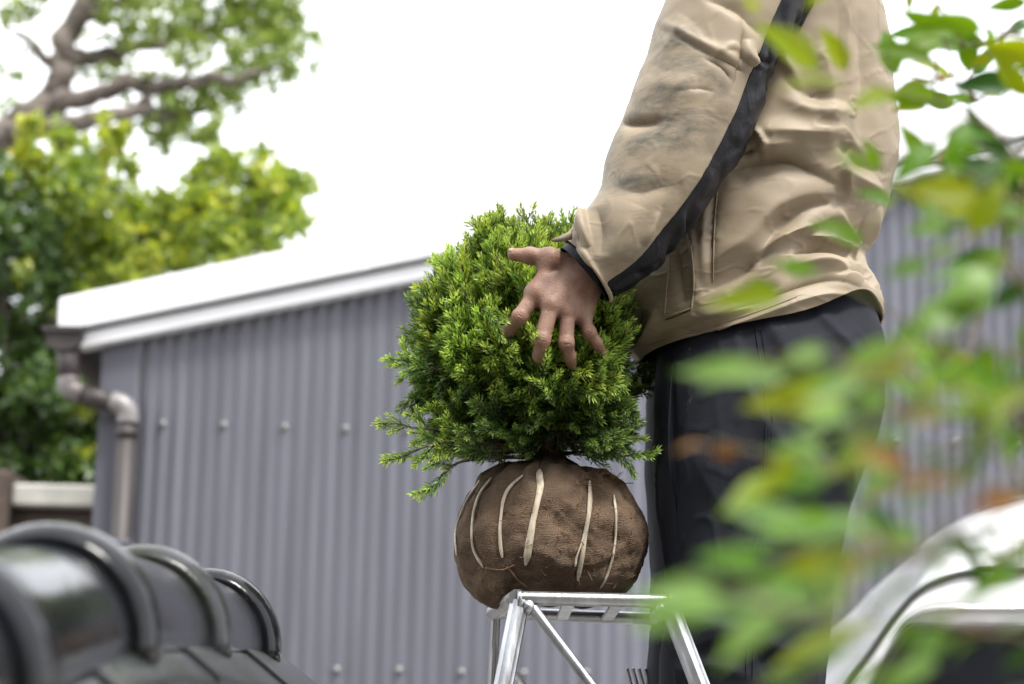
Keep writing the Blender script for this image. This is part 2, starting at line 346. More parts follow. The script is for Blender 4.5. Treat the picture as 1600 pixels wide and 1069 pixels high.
# ------------------------------------------------------------------ shed
YW = 6.67
shed = empty('metal_shed', (0, YW, 0), 'grey corrugated metal shed with white sloping roof edge behind the shrub', 'shed')
xl = W(155, 650, YW)[0]; xr = 4.2; pitch = .0482
p0, p1 = W(118, 552, YW), W(660, 442, YW); sl_ = (p1[2] - p0[2]) / (p1[0] - p0[0])
def zr(x): return p0[2] + sl_ * (x - p0[0])        # underside of the white verge
xs0 = W(219, 650, YW)[0]
xs = np.arange(xs0, xr, pitch / 10)
ph = ((xs - xs0) / pitch) % 1.0
yy = YW - .0080 * np.clip(.5 + .75 * np.cos(2 * np.pi * (ph - .5)), 0, 1)
V = []
for x, y in zip(xs, yy): V += [(x, y, .04), (x, y, zr(x) + .03)]
F = [(2 * i, 2 * i + 2, 2 * i + 3, 2 * i + 1) for i in range(len(xs) - 1)]
obj('corrugated_wall', V, F, M['corr'], shed)
for kk in (13, 29, 45, 61):                            # sheet laps
    xj = xs0 + (kk + .62) * pitch
    if xj < xr: MB().box((xj, YW - .0065, .05), (xj + .004, YW - .001, zr(xj) + .02)).build('sheet_lap', M['corr'], shed, smooth=False)
# flat corner trim with a return round the corner
c = MB(); x1 = xs0 - .006
V = [(xl, YW - .014, .03), (x1 - .012, YW - .014, .03), (x1, YW - .002, .03), (xl, YW - .014, zr(xl) + .02), (x1 - .012, YW - .014, zr(x1) + .02), (x1, YW - .002, zr(x1) + .02), (xl, YW + .12, .03), (xl, YW + .12, zr(xl) + .02)]
c.add(V, [(0, 1, 4, 3), (1, 2, 5, 4), (6, 0, 3, 7)]); c.build('corner_trim', M['trimgrey'], shed, smooth=False)
obj('side_wall', [(xl + .004, YW + .1, .03), (xl + .004, YW + 4, .03), (xl + .004, YW + 4, zr(xl)), (xl + .004, YW + .1, zr(xl))], [(0, 1, 2, 3)], M['corr'], shed, smooth=False)
obj('back_wall', [(xl + .004, YW + 4, .03), (xr, YW + 4, .03), (xr, YW + 4, zr(xr)), (xl + .004, YW + 4, zr(xl))], [(0, 1, 2, 3)], M['corr'], shed, smooth=False)
# white verge: lower strip, shadow gap, tall upper fascia; follows the roof slope
def strip(name, x0, x1, za0, za1, zb0, zb1, y0, y1, m):
    V = [(x, y, zr(x) + dz) for (x, da, db) in ((x0, za0, zb0), (x1, za1, zb1)) for y in (y0, y1) for dz in (da, db)]
    F = [(0, 4, 5, 1), (2, 3, 7, 6), (1, 5, 7, 3), (0, 2, 6, 4), (0, 1, 3, 2), (4, 6, 7, 5)]
    o = obj(name, V, F, m, shed, smooth=False); bv = o.modifiers.new('b', 'BEVEL'); bv.width = .006; bv.segments = 2; return o
strip('verge_drip_strip', W(117, 540, YW)[0], xr, 0, 0, .047, .052, YW - .06, YW + .02, M['white'])
strip('verge_gap', W(117, 540, YW)[0] + .01, xr, .048, .053, .060, .066, YW - .035, YW + .02, M['trimgrey'])
strip('verge_fascia', W(99, 500, YW)[0], xr, .061, .067, .172, .235, YW - .085, YW + .02, M['white'])
xf = W(99, 500, YW)[0]
for xj in (xf + .95, xf + 2.15, xf + 3.35):
    o = strip('verge_joint', xj, xj + .022, .060, .060, .176, .180, YW - .0875, YW - .07, M['white'])
V = [(xf, YW + .02, zr(xf) + .13), (xr, YW + .02, zr(xr) + .17), (xr, YW + 4.2, zr(xr) + .17), (xf, YW + 4.2, zr(xf) + .13)]
V += [(a, b, z - .05) for a, b, z in V]
obj('roof', V, [(0, 1, 2, 3), (4, 7, 6, 5), (0, 4, 5, 1), (1, 5, 6, 2), (2, 6, 7, 3), (3, 7, 4, 0)], M['roofgrey'], shed, smooth=False)
# washered screws in two rows, every fourth rib
def lathe(prof, n=14):
    V = []; F = []; m = len(prof)
    for (r, h) in prof:
        for k in range(n): V.append((r * math.cos(2 * math.pi * k / n), -h, r * math.sin(2 * math.pi * k / n)))
    F = [(i * n + k, (i + 1) * n + k, (i + 1) * n + (k + 1) % n, i * n + (k + 1) % n) for i in range(m - 1) for k in range(n)]
    F.append(tuple((m - 1) * n + k for k in range(n))); return V, F
sv, sf = lathe([(.0135, 0), (.0135, .002), (.0105, .005), (.007, .006), (.006, .010), (.004, .0115)])
sm = mesh_data('screw', sv, sf, M['screw'])
zA, zB = W(400, 667, YW)[2], W(735, 1050, YW)[2]
k0 = round((W(257, 664, YW)[0] - xs0) / pitch - .5)
for zrow, off in ((zA, 0), (zB, 0), (zB - .78, 0)):
    k = k0
    while xs0 + (k + .5) * pitch < xr - .1:
        o = bpy.data.objects.new('screw', sm); link(o, shed); o.location = (xs0 + (k + .5) * pitch, -.0078, zrow + RNG.normal(0, .003)); k += 4
# gutter end and downpipe
gut = MB(); gx0, gx1 = W(68, 530, YW - .1)[0], W(129, 530, YW - .1)[0]; gz1 = W(100, 512, YW - .1)[2]; gz0 = W(100, 546, YW - .1)[2]
gc = (gx0 + gx1) / 2; hw = (gx1 - gx0) / 2
prof = [(-hw, gz1), (-hw * .97, gz1 - .025), (-hw * .75, gz0 + .012), (-hw * .3, gz0), (hw * .3, gz0), (hw * .75, gz0 + .012), (hw * .97, gz1 - .025), (hw, gz1)]
V = []
for y in (YW - .10, YW + 4.1): V += [(gc + a, y, z) for a, z in prof]
n = len(prof); F = [(i, i + 1, n + i + 1, n + i) for i in range(n - 1)] + [tuple(range(n))[::-1]]
gut.add(V, F); gut.box((gx0 - .006, YW - .112, gz1 - .012), (gx1 + .006, YW - .102, gz1 + .004)); gut.tube([(gx0, YW - .07, gz1), (gx0, YW + 4.1, gz1)], .007, 8)
g = gut.build('gutter', M['brownpipe'], shed, smooth=False)
YP = YW - .06
dp = MB().tube([W(106, 535, YP), W(107, 600, YP)], .034, 16).build('outlet_pipe', M['brownpipe'], shed)
MB().tube(spline([W(107, 590, YP), W(108, 603, YP), W(115, 612, YP), W(128, 616, YP)], 14), .0345, 16).build('pipe_elbow', M['elbow'], dp)
MB().tube([W(125, 615, YP), W(180, 632, YP)], .031, 16).build('offset_pipe', M['brownpipe'], dp)
MB().tube(spline([W(174, 628, YP), W(190, 633, YP), W(200, 645, YP), W(200, 662, YP)], 16), .0345, 16).build('pipe_elbow', M['elbow'], dp)
pt = W(199, 655, YP); MB().tube([pt, (pt[0], pt[1], .03)], .0305, 18).build('downpipe', M['brownpipe'], shed)
MB().tube([(pt[0], pt[1], pt[2] - .030), (pt[0], pt[1], pt[2] - .058)], .035, 18).build('pipe_collar', M['brownpipe'], shed)
for zz in (pt[2] - .40, .45): MB().box((pt[0] - .036, YP - .034, zz), (pt[0] + .036, YW, zz + .02), .003).build('pipe_clip', M['trimgrey'], shed, smooth=False)

# ------------------------------------------------------------------ far garden wall
YG = 8.2
gw = empty('garden_wall', (W(60, 780, YG)[0], YG, 0), 'low brown garden wall with pale concrete coping left of the shed', 'wall')
za, zb = W(80, 798, YG)[2], W(80, 763, YG)[2]
MB().box((W(30, 780, YG)[0], YG - .13, za), (W(30, 780, YG)[0] + 1.3, YG + .13, zb), .01).build('coping', M['conc'], gw, smooth=False)
MB().box((-4.2, YG - .13, za), (W(24, 780, YG)[0] - .09, YG + .13, zb), .01).build('coping', M['conc'], gw, smooth=False)
MB().box((-4.2, YG - .07, .02), (W(30, 780, YG)[0] + 1.3, YG + .07, za - .003), .01).build('wall_panel', M['brownwall'], gw, smooth=False)
MB().box((W(4, 780, YG)[0], YG - .16, .02), (W(28, 780, YG)[0], YG + .16, W(10, 742, YG)[2]), .012).build('post', M['brownwall'], gw, smooth=False)

# ------------------------------------------------------------------ background trees and shrubs
def leaves(clumps, per, size, rng, flat=.6, squash=.8):
    """clumps: (px,py,Y,r px[,density]) -> diamond leaves spread through each clump"""
    VV = []; RR = []
    for cl in clumps:
        c = W(cl[0], cl[1], cl[2]); r = cl[3] * cl[2] / FPX; n = int(per * (cl[4] if len(cl) > 4 else 1) * (cl[3] / 50) ** 2)
        d = rng.normal(size=(n, 3)); d /= np.linalg.norm(d, axis=1)[:, None]
        # leaves sit on twig ends: cluster them round random twig tips
        tips = d[:max(4, n // 9)] * (rng.uniform(.35, 1.05, (max(4, n // 9), 1)))
        p = tips[rng.integers(0, len(tips), n)] + rng.normal(0, .13, (n, 3)); p[:, 2] *= squash
        p = c + p * r
        ax = rng.normal(size=(n, 3)); ax[:, 2] -= .3; ax /= np.linalg.norm(ax, axis=1)[:, None]
        nn = rng.normal(size=(n, 3)); nn[:, 2] += flat; sd = np.cross(ax, nn); sd /= np.linalg.norm(sd, axis=1)[:, None]
        up = np.cross(sd, ax)
        l = size * rng.uniform(.65, 1.25, (n, 1)); wd = l * .27
        q = np.stack([p, p + ax * l * .45 + sd * wd + up * l * .06, p + ax * l, p + ax * l * .45 - sd * wd + up * l * .06], 1)
        VV.append(q.reshape(-1, 3)); RR.append(np.repeat(rng.uniform(0, 1, n) ** 1.6, 4))
    V = np.concatenate(VV); F = np.arange(len(V)).reshape(-1, 4)
    return V, F, np.concatenate(RR)
def crown(name, parent, clumps, per, size, m, rng, **k):
    V, F, R = leaves(clumps, per, size, rng, **k); return obj(name, V, F, m, parent, smooth=False, attrs={'rnd': R})
def limb(name, parent, pts, radii, m, rng, wob=.02):
    P = spline([W(*p) for p in pts], 8 * len(pts)); P[1:-1] += rng.normal(0, wob, (len(P) - 2, 3)) * np.array([1, 1, .6]); P = spline(P[::2], len(P))
    r = np.interp(np.linspace(0, 1, len(P)), np.linspace(0, 1, len(radii)), radii) * (1 + rng.normal(0, .07, len(P)))
    return MB().tube(P, r, 9).build(name, m, parent)
rg = np.random.default_rng(3); YT = 10.5
tb = W(-120, 700, YT)
tree = empty('garden_tree', (tb[0], YT, 0), 'old gnarled tree with thick pale limbs and open leafy crown, top left', 'tree')
base = W(-120, 700, YT)
limb('trunk', tree, [(-150, 1160, YT), (-130, 800, YT), (-100, 450, YT), (-55, 250, YT), (30, 195, YT), (85, 130, YT), (110, 50, YT), (150, -60, YT), (190, -150, YT)], [.16, .14, .12, .10, .085, .07, .06, .05, .03], M['bark'], rg)
for p, r in (([(60, 170, YT), (130, 150, YT - .1), (220, 135, YT - .3), (300, 130, YT - .4), (380, 118, YT - .4), (450, 105, YT - .4)], [.06, .05, .045, .035, .02, .008]),
             ([(0, 205, YT), (80, 200, YT - .2), (150, 185, YT - .3), (215, 170, YT - .3), (235, 130, YT - .3), (240, 110, YT - .3)], [.06, .055, .045, .035, .025, .015]),
             ([(100, 95, YT), (170, 85, YT + .2), (240, 70, YT + .4), (320, 50, YT + .5), (420, 40, YT + .5)], [.05, .04, .035, .025, .01]),
             ([(215, 170, YT - .3), (270, 180, YT - .3), (330, 165, YT - .3)], [.03, .02, .008]),
             ([(120, 30, YT), (200, 0, YT), (280, -30, YT)], [.04, .03, .01]), ([(90, 110, YT), (40, 60, YT), (0, 40, YT - .2)], [.03, .02, .008])):
    limb('limb', tree, p, r, M['bark'], rg)
cl = [(190, 40, YT, 55), (250, 30, YT - .2, 65), (320, 30, YT, 65), (390, 45, YT, 60), (440, 70, YT - .3, 45), (385, 95, YT - .3, 50), (300, 85, YT - .4, 50, .8), (430, 105, YT - .4, 38), (250, 130, YT - .3, 38, .6), (340, 155, YT - .3, 45), (280, 185, YT - .3, 45), (330, 195, YT - .4, 35), (240, 195, YT - .3, 35), (210, 150, YT, 35, .6),
      (15, 25, YT, 45, .6), (5, 110, YT, 35, .6), (70, -10, YT, 40, .7), (150, -20, YT, 60), (260, -50, YT, 80), (370, -40, YT, 70), (430, 10, YT, 45), (150, 110, YT + .3, 40, .5), (40, 75, YT, 22, .4)]
cl += [(470, 100, YT, 30, .8), (465, 60, YT, 34), (360, 130, YT, 45), (290, 150, YT, 45), (420, 20, YT, 60), (120, 60, YT + .4, 40, .5), (180, 100, YT + .4, 40, .6), (320, 210, YT, 36, .8), (260, 215, YT, 34, .8), (200, 200, YT, 34, .6), (100, 220, YT, 34, .5), (0, 160, YT, 30, .5)]
crown('crown', tree, cl, 200, .060, M['tree_leaf'], rg)
YH = 8.9
def shrub(label, px, clA, clB, stems, mA, perA=180, size=.06):
    b = W(px, 900, YH); s = empty('evergreen_shrub', (b[0], YH, 0), label, 'shrub', 'evergreen shrubs behind the shed')
    for st in stems: limb('stem', s, st[0], st[1], M['bark'], rg, .01)
    crown('crown', s, clA, perA, size, mA, rg)
    for q in clB: crown('young_growth', s, [q], 260, size, M['young_leaf'], rg, squash=1.3)
def vst(x0, x1, ytop): return ([(x0, 1240, YH), ((x0 + x1) / 2, 700, YH), (x1, ytop, YH)], [.035, .025, .008])
shrub('tall dark green shrub at the left edge above the garden wall', 40,
      [(x, y, YH + RNG.uniform(-.4, .4), 60) for x, y in ((0, 430), (60, 440), (110, 450), (20, 520), (75, 530), (120, 540), (10, 600), (60, 610), (110, 610), (30, 680), (90, 680), (130, 670), (10, 740), (70, 740), (120, 735), (140, 590), (0, 360), (50, 370), (110, 380), (-20, 470), (-20, 650))] + [(30, 300, YH, 50, .8), (85, 320, YH, 50, .8), (10, 250, YH, 40, .6)],
      [(48, 200, YH - .3, 16, 2.2), (44, 235, YH - .3, 20, 2), (60, 260, YH - .3, 20, 1.6), (125, 630, YH - .4, 14, 1.5), (140, 700, YH - .4, 12, 1.5), (90, 600, YH - .4, 14, 1), (30, 420, YH - .4, 18, .8)], [vst(30, 40, 300), vst(70, 90, 330), vst(10, 0, 260)], M['dark_leaf'], 330)
shrub('yellow green shrub with upright young shoots below the gnarled tree', 180,
      [(x, y, YH + RNG.uniform(-.4, .3), r) for x, y, r in ((150, 400, 60), (200, 410, 55), (140, 340, 50), (190, 350, 50), (240, 370, 50), (130, 470, 50), (190, 440, 50), (100, 260, 40), (150, 250, 35), (60, 280, 40), (180, 300, 38), (120, 300, 44), (90, 340, 46), (215, 330, 40), (110, 215, 30), (200, 260, 26))],
      [(175, 195, YH - .3, 16, 2), (180, 225, YH - .3, 20, 2), (165, 260, YH - .3, 18, 1), (210, 420, YH - .3, 24, 1.8), (230, 400, YH - .3, 18, 1.4), (150, 300, YH - .3, 20, .8), (195, 345, YH - .3, 20, 1)], [vst(150, 160, 240), vst(190, 185, 260)], M['hedge_leaf'], 265)
shrub('rounded light green shrub with bright yellow tips nearest the roof', 350,
      [(x, y, YH + RNG.uniform(-.4, .3), r) for x, y, r in ((290, 360, 50), (340, 380, 50), (390, 370, 50), (430, 330, 42), (440, 290, 40), (400, 310, 40), (350, 330, 45), (300, 310, 40), (260, 330, 40), (420, 365, 40), (280, 400, 45), (240, 420, 45), (380, 270, 36), (345, 265, 30), (455, 330, 28), (330, 285, 30), (460, 300, 34), (455, 350, 34), (445, 270, 30), (310, 270, 34), (360, 245, 26), (410, 240, 24))],
      [(345, 330, YH - .3, 26, 2.6), (330, 355, YH - .3, 20, 2), (240, 405, YH - .3, 20, 1.6), (275, 385, YH - .3, 18, 1.4), (375, 375, YH - .3, 20, 1.6), (430, 285, YH - .3, 16, 1.4), (405, 255, YH - .3, 12, 1), (300, 340, YH - .3, 20, 1.2)], [vst(330, 340, 270), vst(390, 410, 280), vst(290, 280, 320)], M['hedge_leaf'], 265)

# ------------------------------------------------------------------ tiled wall cap (foreground left)
KT = 1.25                                     # size and distance of the cap
YR = [KT * y for y in (0.86, 1.14, 1.45, 1.80, 2.16)]
apA, apB = W(85, 818, 1.45 * KT), W(326, 889, 2.16 * KT)
def apex(Y):
    q = apA + (apB - apA) * ((Y / KT - 1.45) / (2.16 - 1.45)); q[2] = np.interp(Y / KT, [.6, .86, 1.14, 1.45, 1.8, 2.16, 2.5], [W(0, 1000, .6 * KT)[2], W(0, 900, .86 * KT)[2], W(-60, 842, 1.14 * KT)[2], apA[2], W(232, 853, 1.8 * KT)[2], apB[2], apB[2] + .005]) - .012 * KT; return q
cap = empty('tiled_wall_cap', (apex(1.45 * KT)[0], 1.45 * KT, 0), 'dark glazed ridge tiles capping a low wall in the left foreground', 'wall')
RH, RV = .064 * KT, .068 * KT
def arch(Y, sc, drop=0.0, n=26, inner=False):
    a = apex(Y); t = np.linspace(-.14, math.pi + .14, n)
    return np.stack([a[0] + RH * sc * np.cos(t), np.full(n, Y), a[2] - RV + RV * sc * np.sin(t) - drop], -1)
for i in range(len(YR) - 1):
    ya, yb = YR[i], YR[i + 1]
    secs = [(ya + .002, .90), (ya + .02, .91), ((ya + yb) / 2, .875), (yb - .03, .84), (yb + .02, .83)]
    G = np.stack([arch(y, s) for y, s in secs]); V = G.reshape(-1, 3); F = grid_faces(len(secs), G.shape[1], False)
    b = obj('ridge_tile', V, F, M['tile'], cap); m_ = b.modifiers.new('s', 'SOLIDIFY'); m_.thickness = .012; m_.offset = -1
for y in YR:
    secs = [(y - .026, .92), (y - .024, .99), (y - .014, 1.04), (y, 1.06), (y + .014, 1.04), (y + .024, .99), (y + .026, .90)]
    G = np.stack([arch(q, s) for q, s in secs]); V = G.reshape(-1, 3); F = grid_faces(len(secs), G.shape[1], False)
    b = obj('ridge_collar', V, F, M['mossy'] if abs(y - 1.8 * KT) < .01 else M['tile'], cap); m_ = b.modifiers.new('s', 'SOLIDIFY'); m_.thickness = .012; m_.offset = -1
yv = np.linspace(YR[-1] - .01, YR[-1] + .012, 4)
G = np.stack([np.concatenate([arch(YR[-1] + .02, s)]) for s in (.84, .5, .02)]); obj('end_disc', G.reshape(-1, 3), grid_faces(3, G.shape[1], False), M['tile'], cap)
eaves = [KT * y for y in (.66, .98, 1.30, 1.63, 1.98, 2.36)]
for i in range(len(eaves) - 1):
    for side in (1, -1):
        y0, y1 = eaves[i], eaves[i + 1] + .03; rows = []
        for k, y in enumerate(np.linspace(y0, y1, 7)):
            q = k / 6.0; a = apex(y); foot = np.array([a[0] + side * RH * .86, y, a[2] - RV * 1.02]); wd = KT * (.030 + .040 * np.clip((y / KT - 1.5) / .7, 0, 1)) * (1 + .10 * math.sin(q * math.pi)); lift = .006 * (1 - q)
            pr = [(-.03, .012), (0, .003), (wd * .45, -wd * .30), (wd * .85, -wd * .62), (wd * .97, -wd * .74), (wd, -wd * .84), (wd * .985, -wd * .84 - .050), (wd * .90, -wd * .84 - .056), (0, -.08)]
            rows.append([foot + np.array([side * dx, 0, dz + lift]) for dx, dz in pr])
        G = np.array(rows); nv_, nu_ = G.shape[:2]
        F = grid_faces(nv_, nu_, False) + [tuple(range(nu_))[::-1], tuple((nv_ - 1) * nu_ + k for k in range(nu_))]
        autosmooth(obj('eave_tile', G.reshape(-1, 3), F, M['mossy'], cap), 40)
a0, a1 = apex(.6 * KT), apex(2.3 * KT)
V = []
for a, y in ((a0, .6 * KT), (a1, 2.3 * KT)):
    V += [(a[0] - .05, y, 0), (a[0] + .05, y, 0), (a[0] + .05, y, a[2] - RV - .04), (a[0] - .05, y, a[2] - RV - .04)]
obj('wall_core', V, [(0, 4, 5, 1), (1, 5, 6, 2), (2, 6, 7, 3), (3, 7, 4, 0), (0, 1, 2, 3), (4, 7, 6, 5)], M['plaster'], cap, smooth=False)

# ------------------------------------------------------------------ car (right, behind the leaves)
YN, YC = 5.30, 5.93
car = empty('parked_car', (W(1750, 900, YC)[0], YC, 0), 'small old white car with domed roof parked beside the shed', 'car')
rail = spline([W(x, y, YN) for x, y in ((1215, 1210), (1322, 1069), (1398, 962), (1440, 917), (1500, 893), (1600, 885), (1780, 890), (1930, 935), (2030, 1040), (2120, 1210))], 60)
crn = spline([W(x, y, YC) for x, y in ((1225, 1180), (1306, 1045), (1393, 925), (1448, 852), (1510, 808), (1600, 780), (1760, 778), (1900, 830), (2000, 940), (2090, 1180))], 60)
rows = []
for v in np.linspace(-1, 1, 19):
    k = 1 - abs(v) ** 2.4; P = rail + (crn - rail) * k; P = P.copy(); P[:, 1] = YC + v * (YC - YN); rows.append(P)
G = np.array(rows); obj('roof', G.reshape(-1, 3), grid_faces(19, 60, False), M['carwhite'], car)
win = spline([W(x, y, YN) for x, y in ((1296, 1190), (1364, 1078), (1404, 1006), (1420, 988), (1450, 983), (1600, 984), (1760, 988), (1850, 1010), (1930, 1090), (1985, 1190))], 60)
for yy_, nm in ((YN, 1), (2 * YC - YN, -1)):
    a = rail.copy(); a[:, 1] = yy_ + .004 * nm; b = win.copy(); b[:, 1] = yy_ + .008 * nm; mid = (a + b) / 2; mid[:, 1] = yy_ - .012 * nm
    obj('side_frame', np.concatenate([a, mid, b]), grid_faces(3, 60, False), M['carwhite'], car)
    a2 = rail.copy(); a2[:, 1] = yy_ - .006 * nm; a2[:, 2] -= .006; MB().tube(a2, .0085, 8).build('drip_rail', M['rubber'], car)
    in2 = mid * .68 + b * .32; in2[:, 1] = yy_ - .010 * nm; MB().tube(in2, .0075, 8).build('chrome_trim', M['chrome'], car)
    MB().tube(b, .014, 8).build('window_seal', M['rubber'], car)
    c = b.copy(); c[:, 1] = yy_ + .012 * nm; bot = c.copy(); bot[:, 2] = c[0, 2]
    obj('window', np.concatenate([c, bot]), grid_faces(2, 60, False), M['glass'], car)
zbelt = float(rail[0, 2]); xa, xb = rail[0, 0] - .75, rail[-1, 0] + .35
secs = []
for t in np.linspace(0, 1, 40):
    x = xa + (xb - xa) * t; e = math.sin(math.pi * min(max(t, .004), .996)) ** .28
    top = np.interp(t, [0, .06, .28, .34, .9, 1], [.48, .60, zbelt - .04, zbelt + .004, zbelt, .5]); hw_ = (YC - YN + .05) * e
    th = np.linspace(0, 2 * math.pi, 28, endpoint=False); cz, hz = (top + .2) / 2, (top - .2) / 2
    secs.append(np.stack([np.full(28, x), YC + hw_ * np.sign(np.cos(th)) * np.abs(np.cos(th)) ** .35, cz + hz * np.sign(np.sin(th)) * np.abs(np.sin(th)) ** .45], -1))
G = np.array(secs); obj('body', G.reshape(-1, 3), grid_faces(40, 28) + [tuple(range(28)), tuple(39 * 28 + k for k in range(28))[::-1]], M['carwhite'], car)
for x in (xa + .5, xb - .5):
    for sgn in (-1, 1):
        y = YC + sgn * (YC - YN - .02)
        t_ = MB().tube([(x, y - .07, .27), (x, y - .05, .27), (x, y + .05, .27), (x, y + .07, .27)], [.23, .27, .27, .23], 28).build('wheel', M['tyre'], car)
        MB().tube([(x, y + sgn * .06, .27), (x, y + sgn * .078, .27)], [.16, .13], 24).build('hub_cap', M['chrome'], t_)

# ------------------------------------------------------------------ ladder
YL0, YL1 = 2.93, 3.27
lad = empty('aluminium_stepladder', (W(920, 1000, 3.1)[0], 3.1, TZ), 'low bare aluminium stepladder under the burlap root ball', 'ladder')
c0, c1 = W(812, 931, YL0), W(1046, 943, YL0)
c0[2] = c1[2] = (c0[2] + c1[2]) / 2
d0, d1 = W(775, 958, YL1), W(1022, 967, YL1)
def rail_tube(name, a, b, r, flute=.07, n=20): return autosmooth(MB().tube([a, b], r, n, True, flute).build(name, M['alu'], lad), 50)
rail_tube('top_rail', c0, c1, .0098); rail_tube('top_rail', d0, d1, .0098)
rail_tube('top_rail', c0 + [-.004, -.008, 0], d0 + [-.004, .004, 0], .0118); rail_tube('top_rail', c1 + [.004, -.008, 0], d1 + [.004, .004, 0], .0118)
for t in (.33, .66):
    a, b = c0 + (c1 - c0) * t, d0 + (d1 - d0) * t
    MB().box((a[0] - .009, a[1], a[2] - .006), (a[0] + .009, b[1], a[2] - .001), .001).build('crossbar', M['alu'], lad, smooth=False)
foot = {}
for nm, c, dx, dy in (('fl', c0, -.11, -.16), ('fr', c1, .24, -.14), ('bl', d0, -.02, .16), ('br', d1, .16, .16)):
    f = np.array([c[0] + dx, c[1] + dy, TZ + .012]); foot[nm] = (c + [0, 0, -.012], f)
    rail_tube('leg', c + np.array([0, 0, -.006]), f, .0135 if nm[0] == 'f' else .0075, .09, 22)
    MB().tube([f + [0, 0, .02], f - [0, 0, .012]], .017, 14).build('rubber_foot', M['rubber'], lad)
def along(nm, t): a, b = foot[nm]; return a + (b - a) * t
bq = c0 + np.array([.018, -.006, -.014])
rail_tube('brace', bq, along('fr', .62) - [.03, 0, 0], .0075, .0)
rail_tube('brace', along('fl', .13), along('br', .72), .006, .0)
rail_tube('brace', along('bl', .04), along('bl', .6) + [0, -.03, 0], .005, .0)
for c in (c0, c1): MB().tube([c + [.012 if c is c0 else -.012, -.014, -.012], c + [.012 if c is c0 else -.012, .014, -.012]], .0085, 12).build('bolt', M['alu'], lad)
for cc in (c0, c1): MB().tube([cc + [-.003, -.008, -.002], cc + [.003, -.008, -.002]], .0125, 16).build('corner_joint', M['alu'], lad)
for t in (.48, .86):
    a, b, c_, d_ = along('fl', t), along('fr', t), along('bl', t), along('br', t)
    for k in range(4):
        y = a[1] + .012 + k * .022; MB().box((a[0], y, a[2] - .008), (b[0], y + .016, a[2] + .006), .002).build('tread_slat', M['alu'], lad, smooth=False)
    rail_tube('rear_rung', c_, d_, .008, 0)
    # side tread seen edge-on at the right
    for k in range(4): rail_tube('side_slat', along('br', .10) + [-.03 - .009 * k, -.02, 0], along('br', .55) + [-.02 - .009 * k, -.05, 0], .0028, 0, 8) if t == .48 else None

# ------------------------------------------------------------------ shrub with burlap root ball
YB = 3.10
bc = W(860, 838, YB)
sh = empty('conifer_shrub', (bc[0], YB, bc[2] - .095), 'bright green conifer shrub with burlap wrapped root ball on the ladder', 'shrub')
prof = np.array([(.0, .100), (.035, .103), (.063, .099), (.095, .086), (.119, .059), (.135, .024), (.1405, -.010), (.136, -.043), (.122, -.069), (.099, -.086), (.062, -.095), (.0, -.097)])
pr = spline(prof, 130); nu = 220; th = np.linspace(0, 2 * math.pi, nu, endpoint=False)
G = np.stack([bc[0] + pr[:, :1] * np.cos(th)[None], YB - pr[:, :1] * np.sin(th)[None], np.repeat(bc[2] + pr[:, 1:], nu, 1)], -1)
N = gnormals(G); N[0] = (0, 0, 1); N[-1] = (0, 0, -1)
pulls = [[(752, 752), (730, 785), (714, 830), (716, 868)], [(770, 748), (750, 775), (740, 812), (741, 856), (757, 886)], [(818, 745), (793, 768), (783, 805), (782, 840), (787, 872)], [(843, 736), (844, 765), (832, 820), (822, 882)], [(919, 752), (920, 795), (911, 855), (901, 906)], [(958, 775), (962, 810), (960, 850), (950, 892), (938, 916)]]
fl = [(p, 7, -.0032) for p in pulls]
fl += [([(850, 735), (880, 800), (930, 840), (985, 850)], 9, -.004, 1), ([(855, 770), (890, 790), (925, 815)], 7, .004), ([(846, 830), (880, 825), (915, 850)], 8, -.003, 1), ([(846, 860), (880, 880), (905, 880)], 10, .004), ([(925, 770), (950, 780), (985, 800)], 9, -.004), ([(770, 900), (840, 905), (900, 900), (960, 880)], 9, -.004, 1), ([(800, 790), (820, 830), (815, 870)], 10, .0035), ([(760, 800), (765, 850), (775, 880)], 8, .003), ([(935, 880), (965, 860), (990, 830)], 9, .005), ([(720, 880), (750, 900), (790, 915)], 9, .005), ([(870, 735), (905, 760), (915, 800)], 7, .005), ([(860, 800), (900, 830), (940, 870)], 6, -.003, -1)]
G = fold(G, N, fl)
nf = nfield(G, 16, 3.3, 3); nf2 = nfield(G, 70, 9.1, 2)
az = th[None] * np.ones((130, 1)); ring = np.clip(pr[:, 0] / .14, 0, 1)[:, None]; topm = np.clip((pr[:, 1] - .03) / .07, 0, 1)[:, None]
G = G + N * (nf * .0080 + nf2 * .0016 + np.exp(-(nf2 / .05) ** 2) * .0010 + topm * ring * .0065 * np.sin(az * 17 + 3 * nf))[..., None]
bl = np.exp(-(((PX(G) - [775, 925]) / [45, 35]) ** 2).sum(-1)); G[..., 2] -= bl * .012
V = G.reshape(-1, 3); FB = grid_faces(130, nu)
ball = obj('root_ball', V, FB, M['burlap'], sh, uv=grid_uv(G))
def bvh_of(V, F): return BVHTree.FromPolygons([tuple(v) for v in V], [tuple(f) for f in F])
def hit(bv, px, py):
    d = W(px, py, 5) - CAM; d /= np.linalg.norm(d); r = bv.ray_cast(Vector(CAM), Vector(d)); return (np.array(r[0]), np.array(r[1])) if r[0] else (None, None)
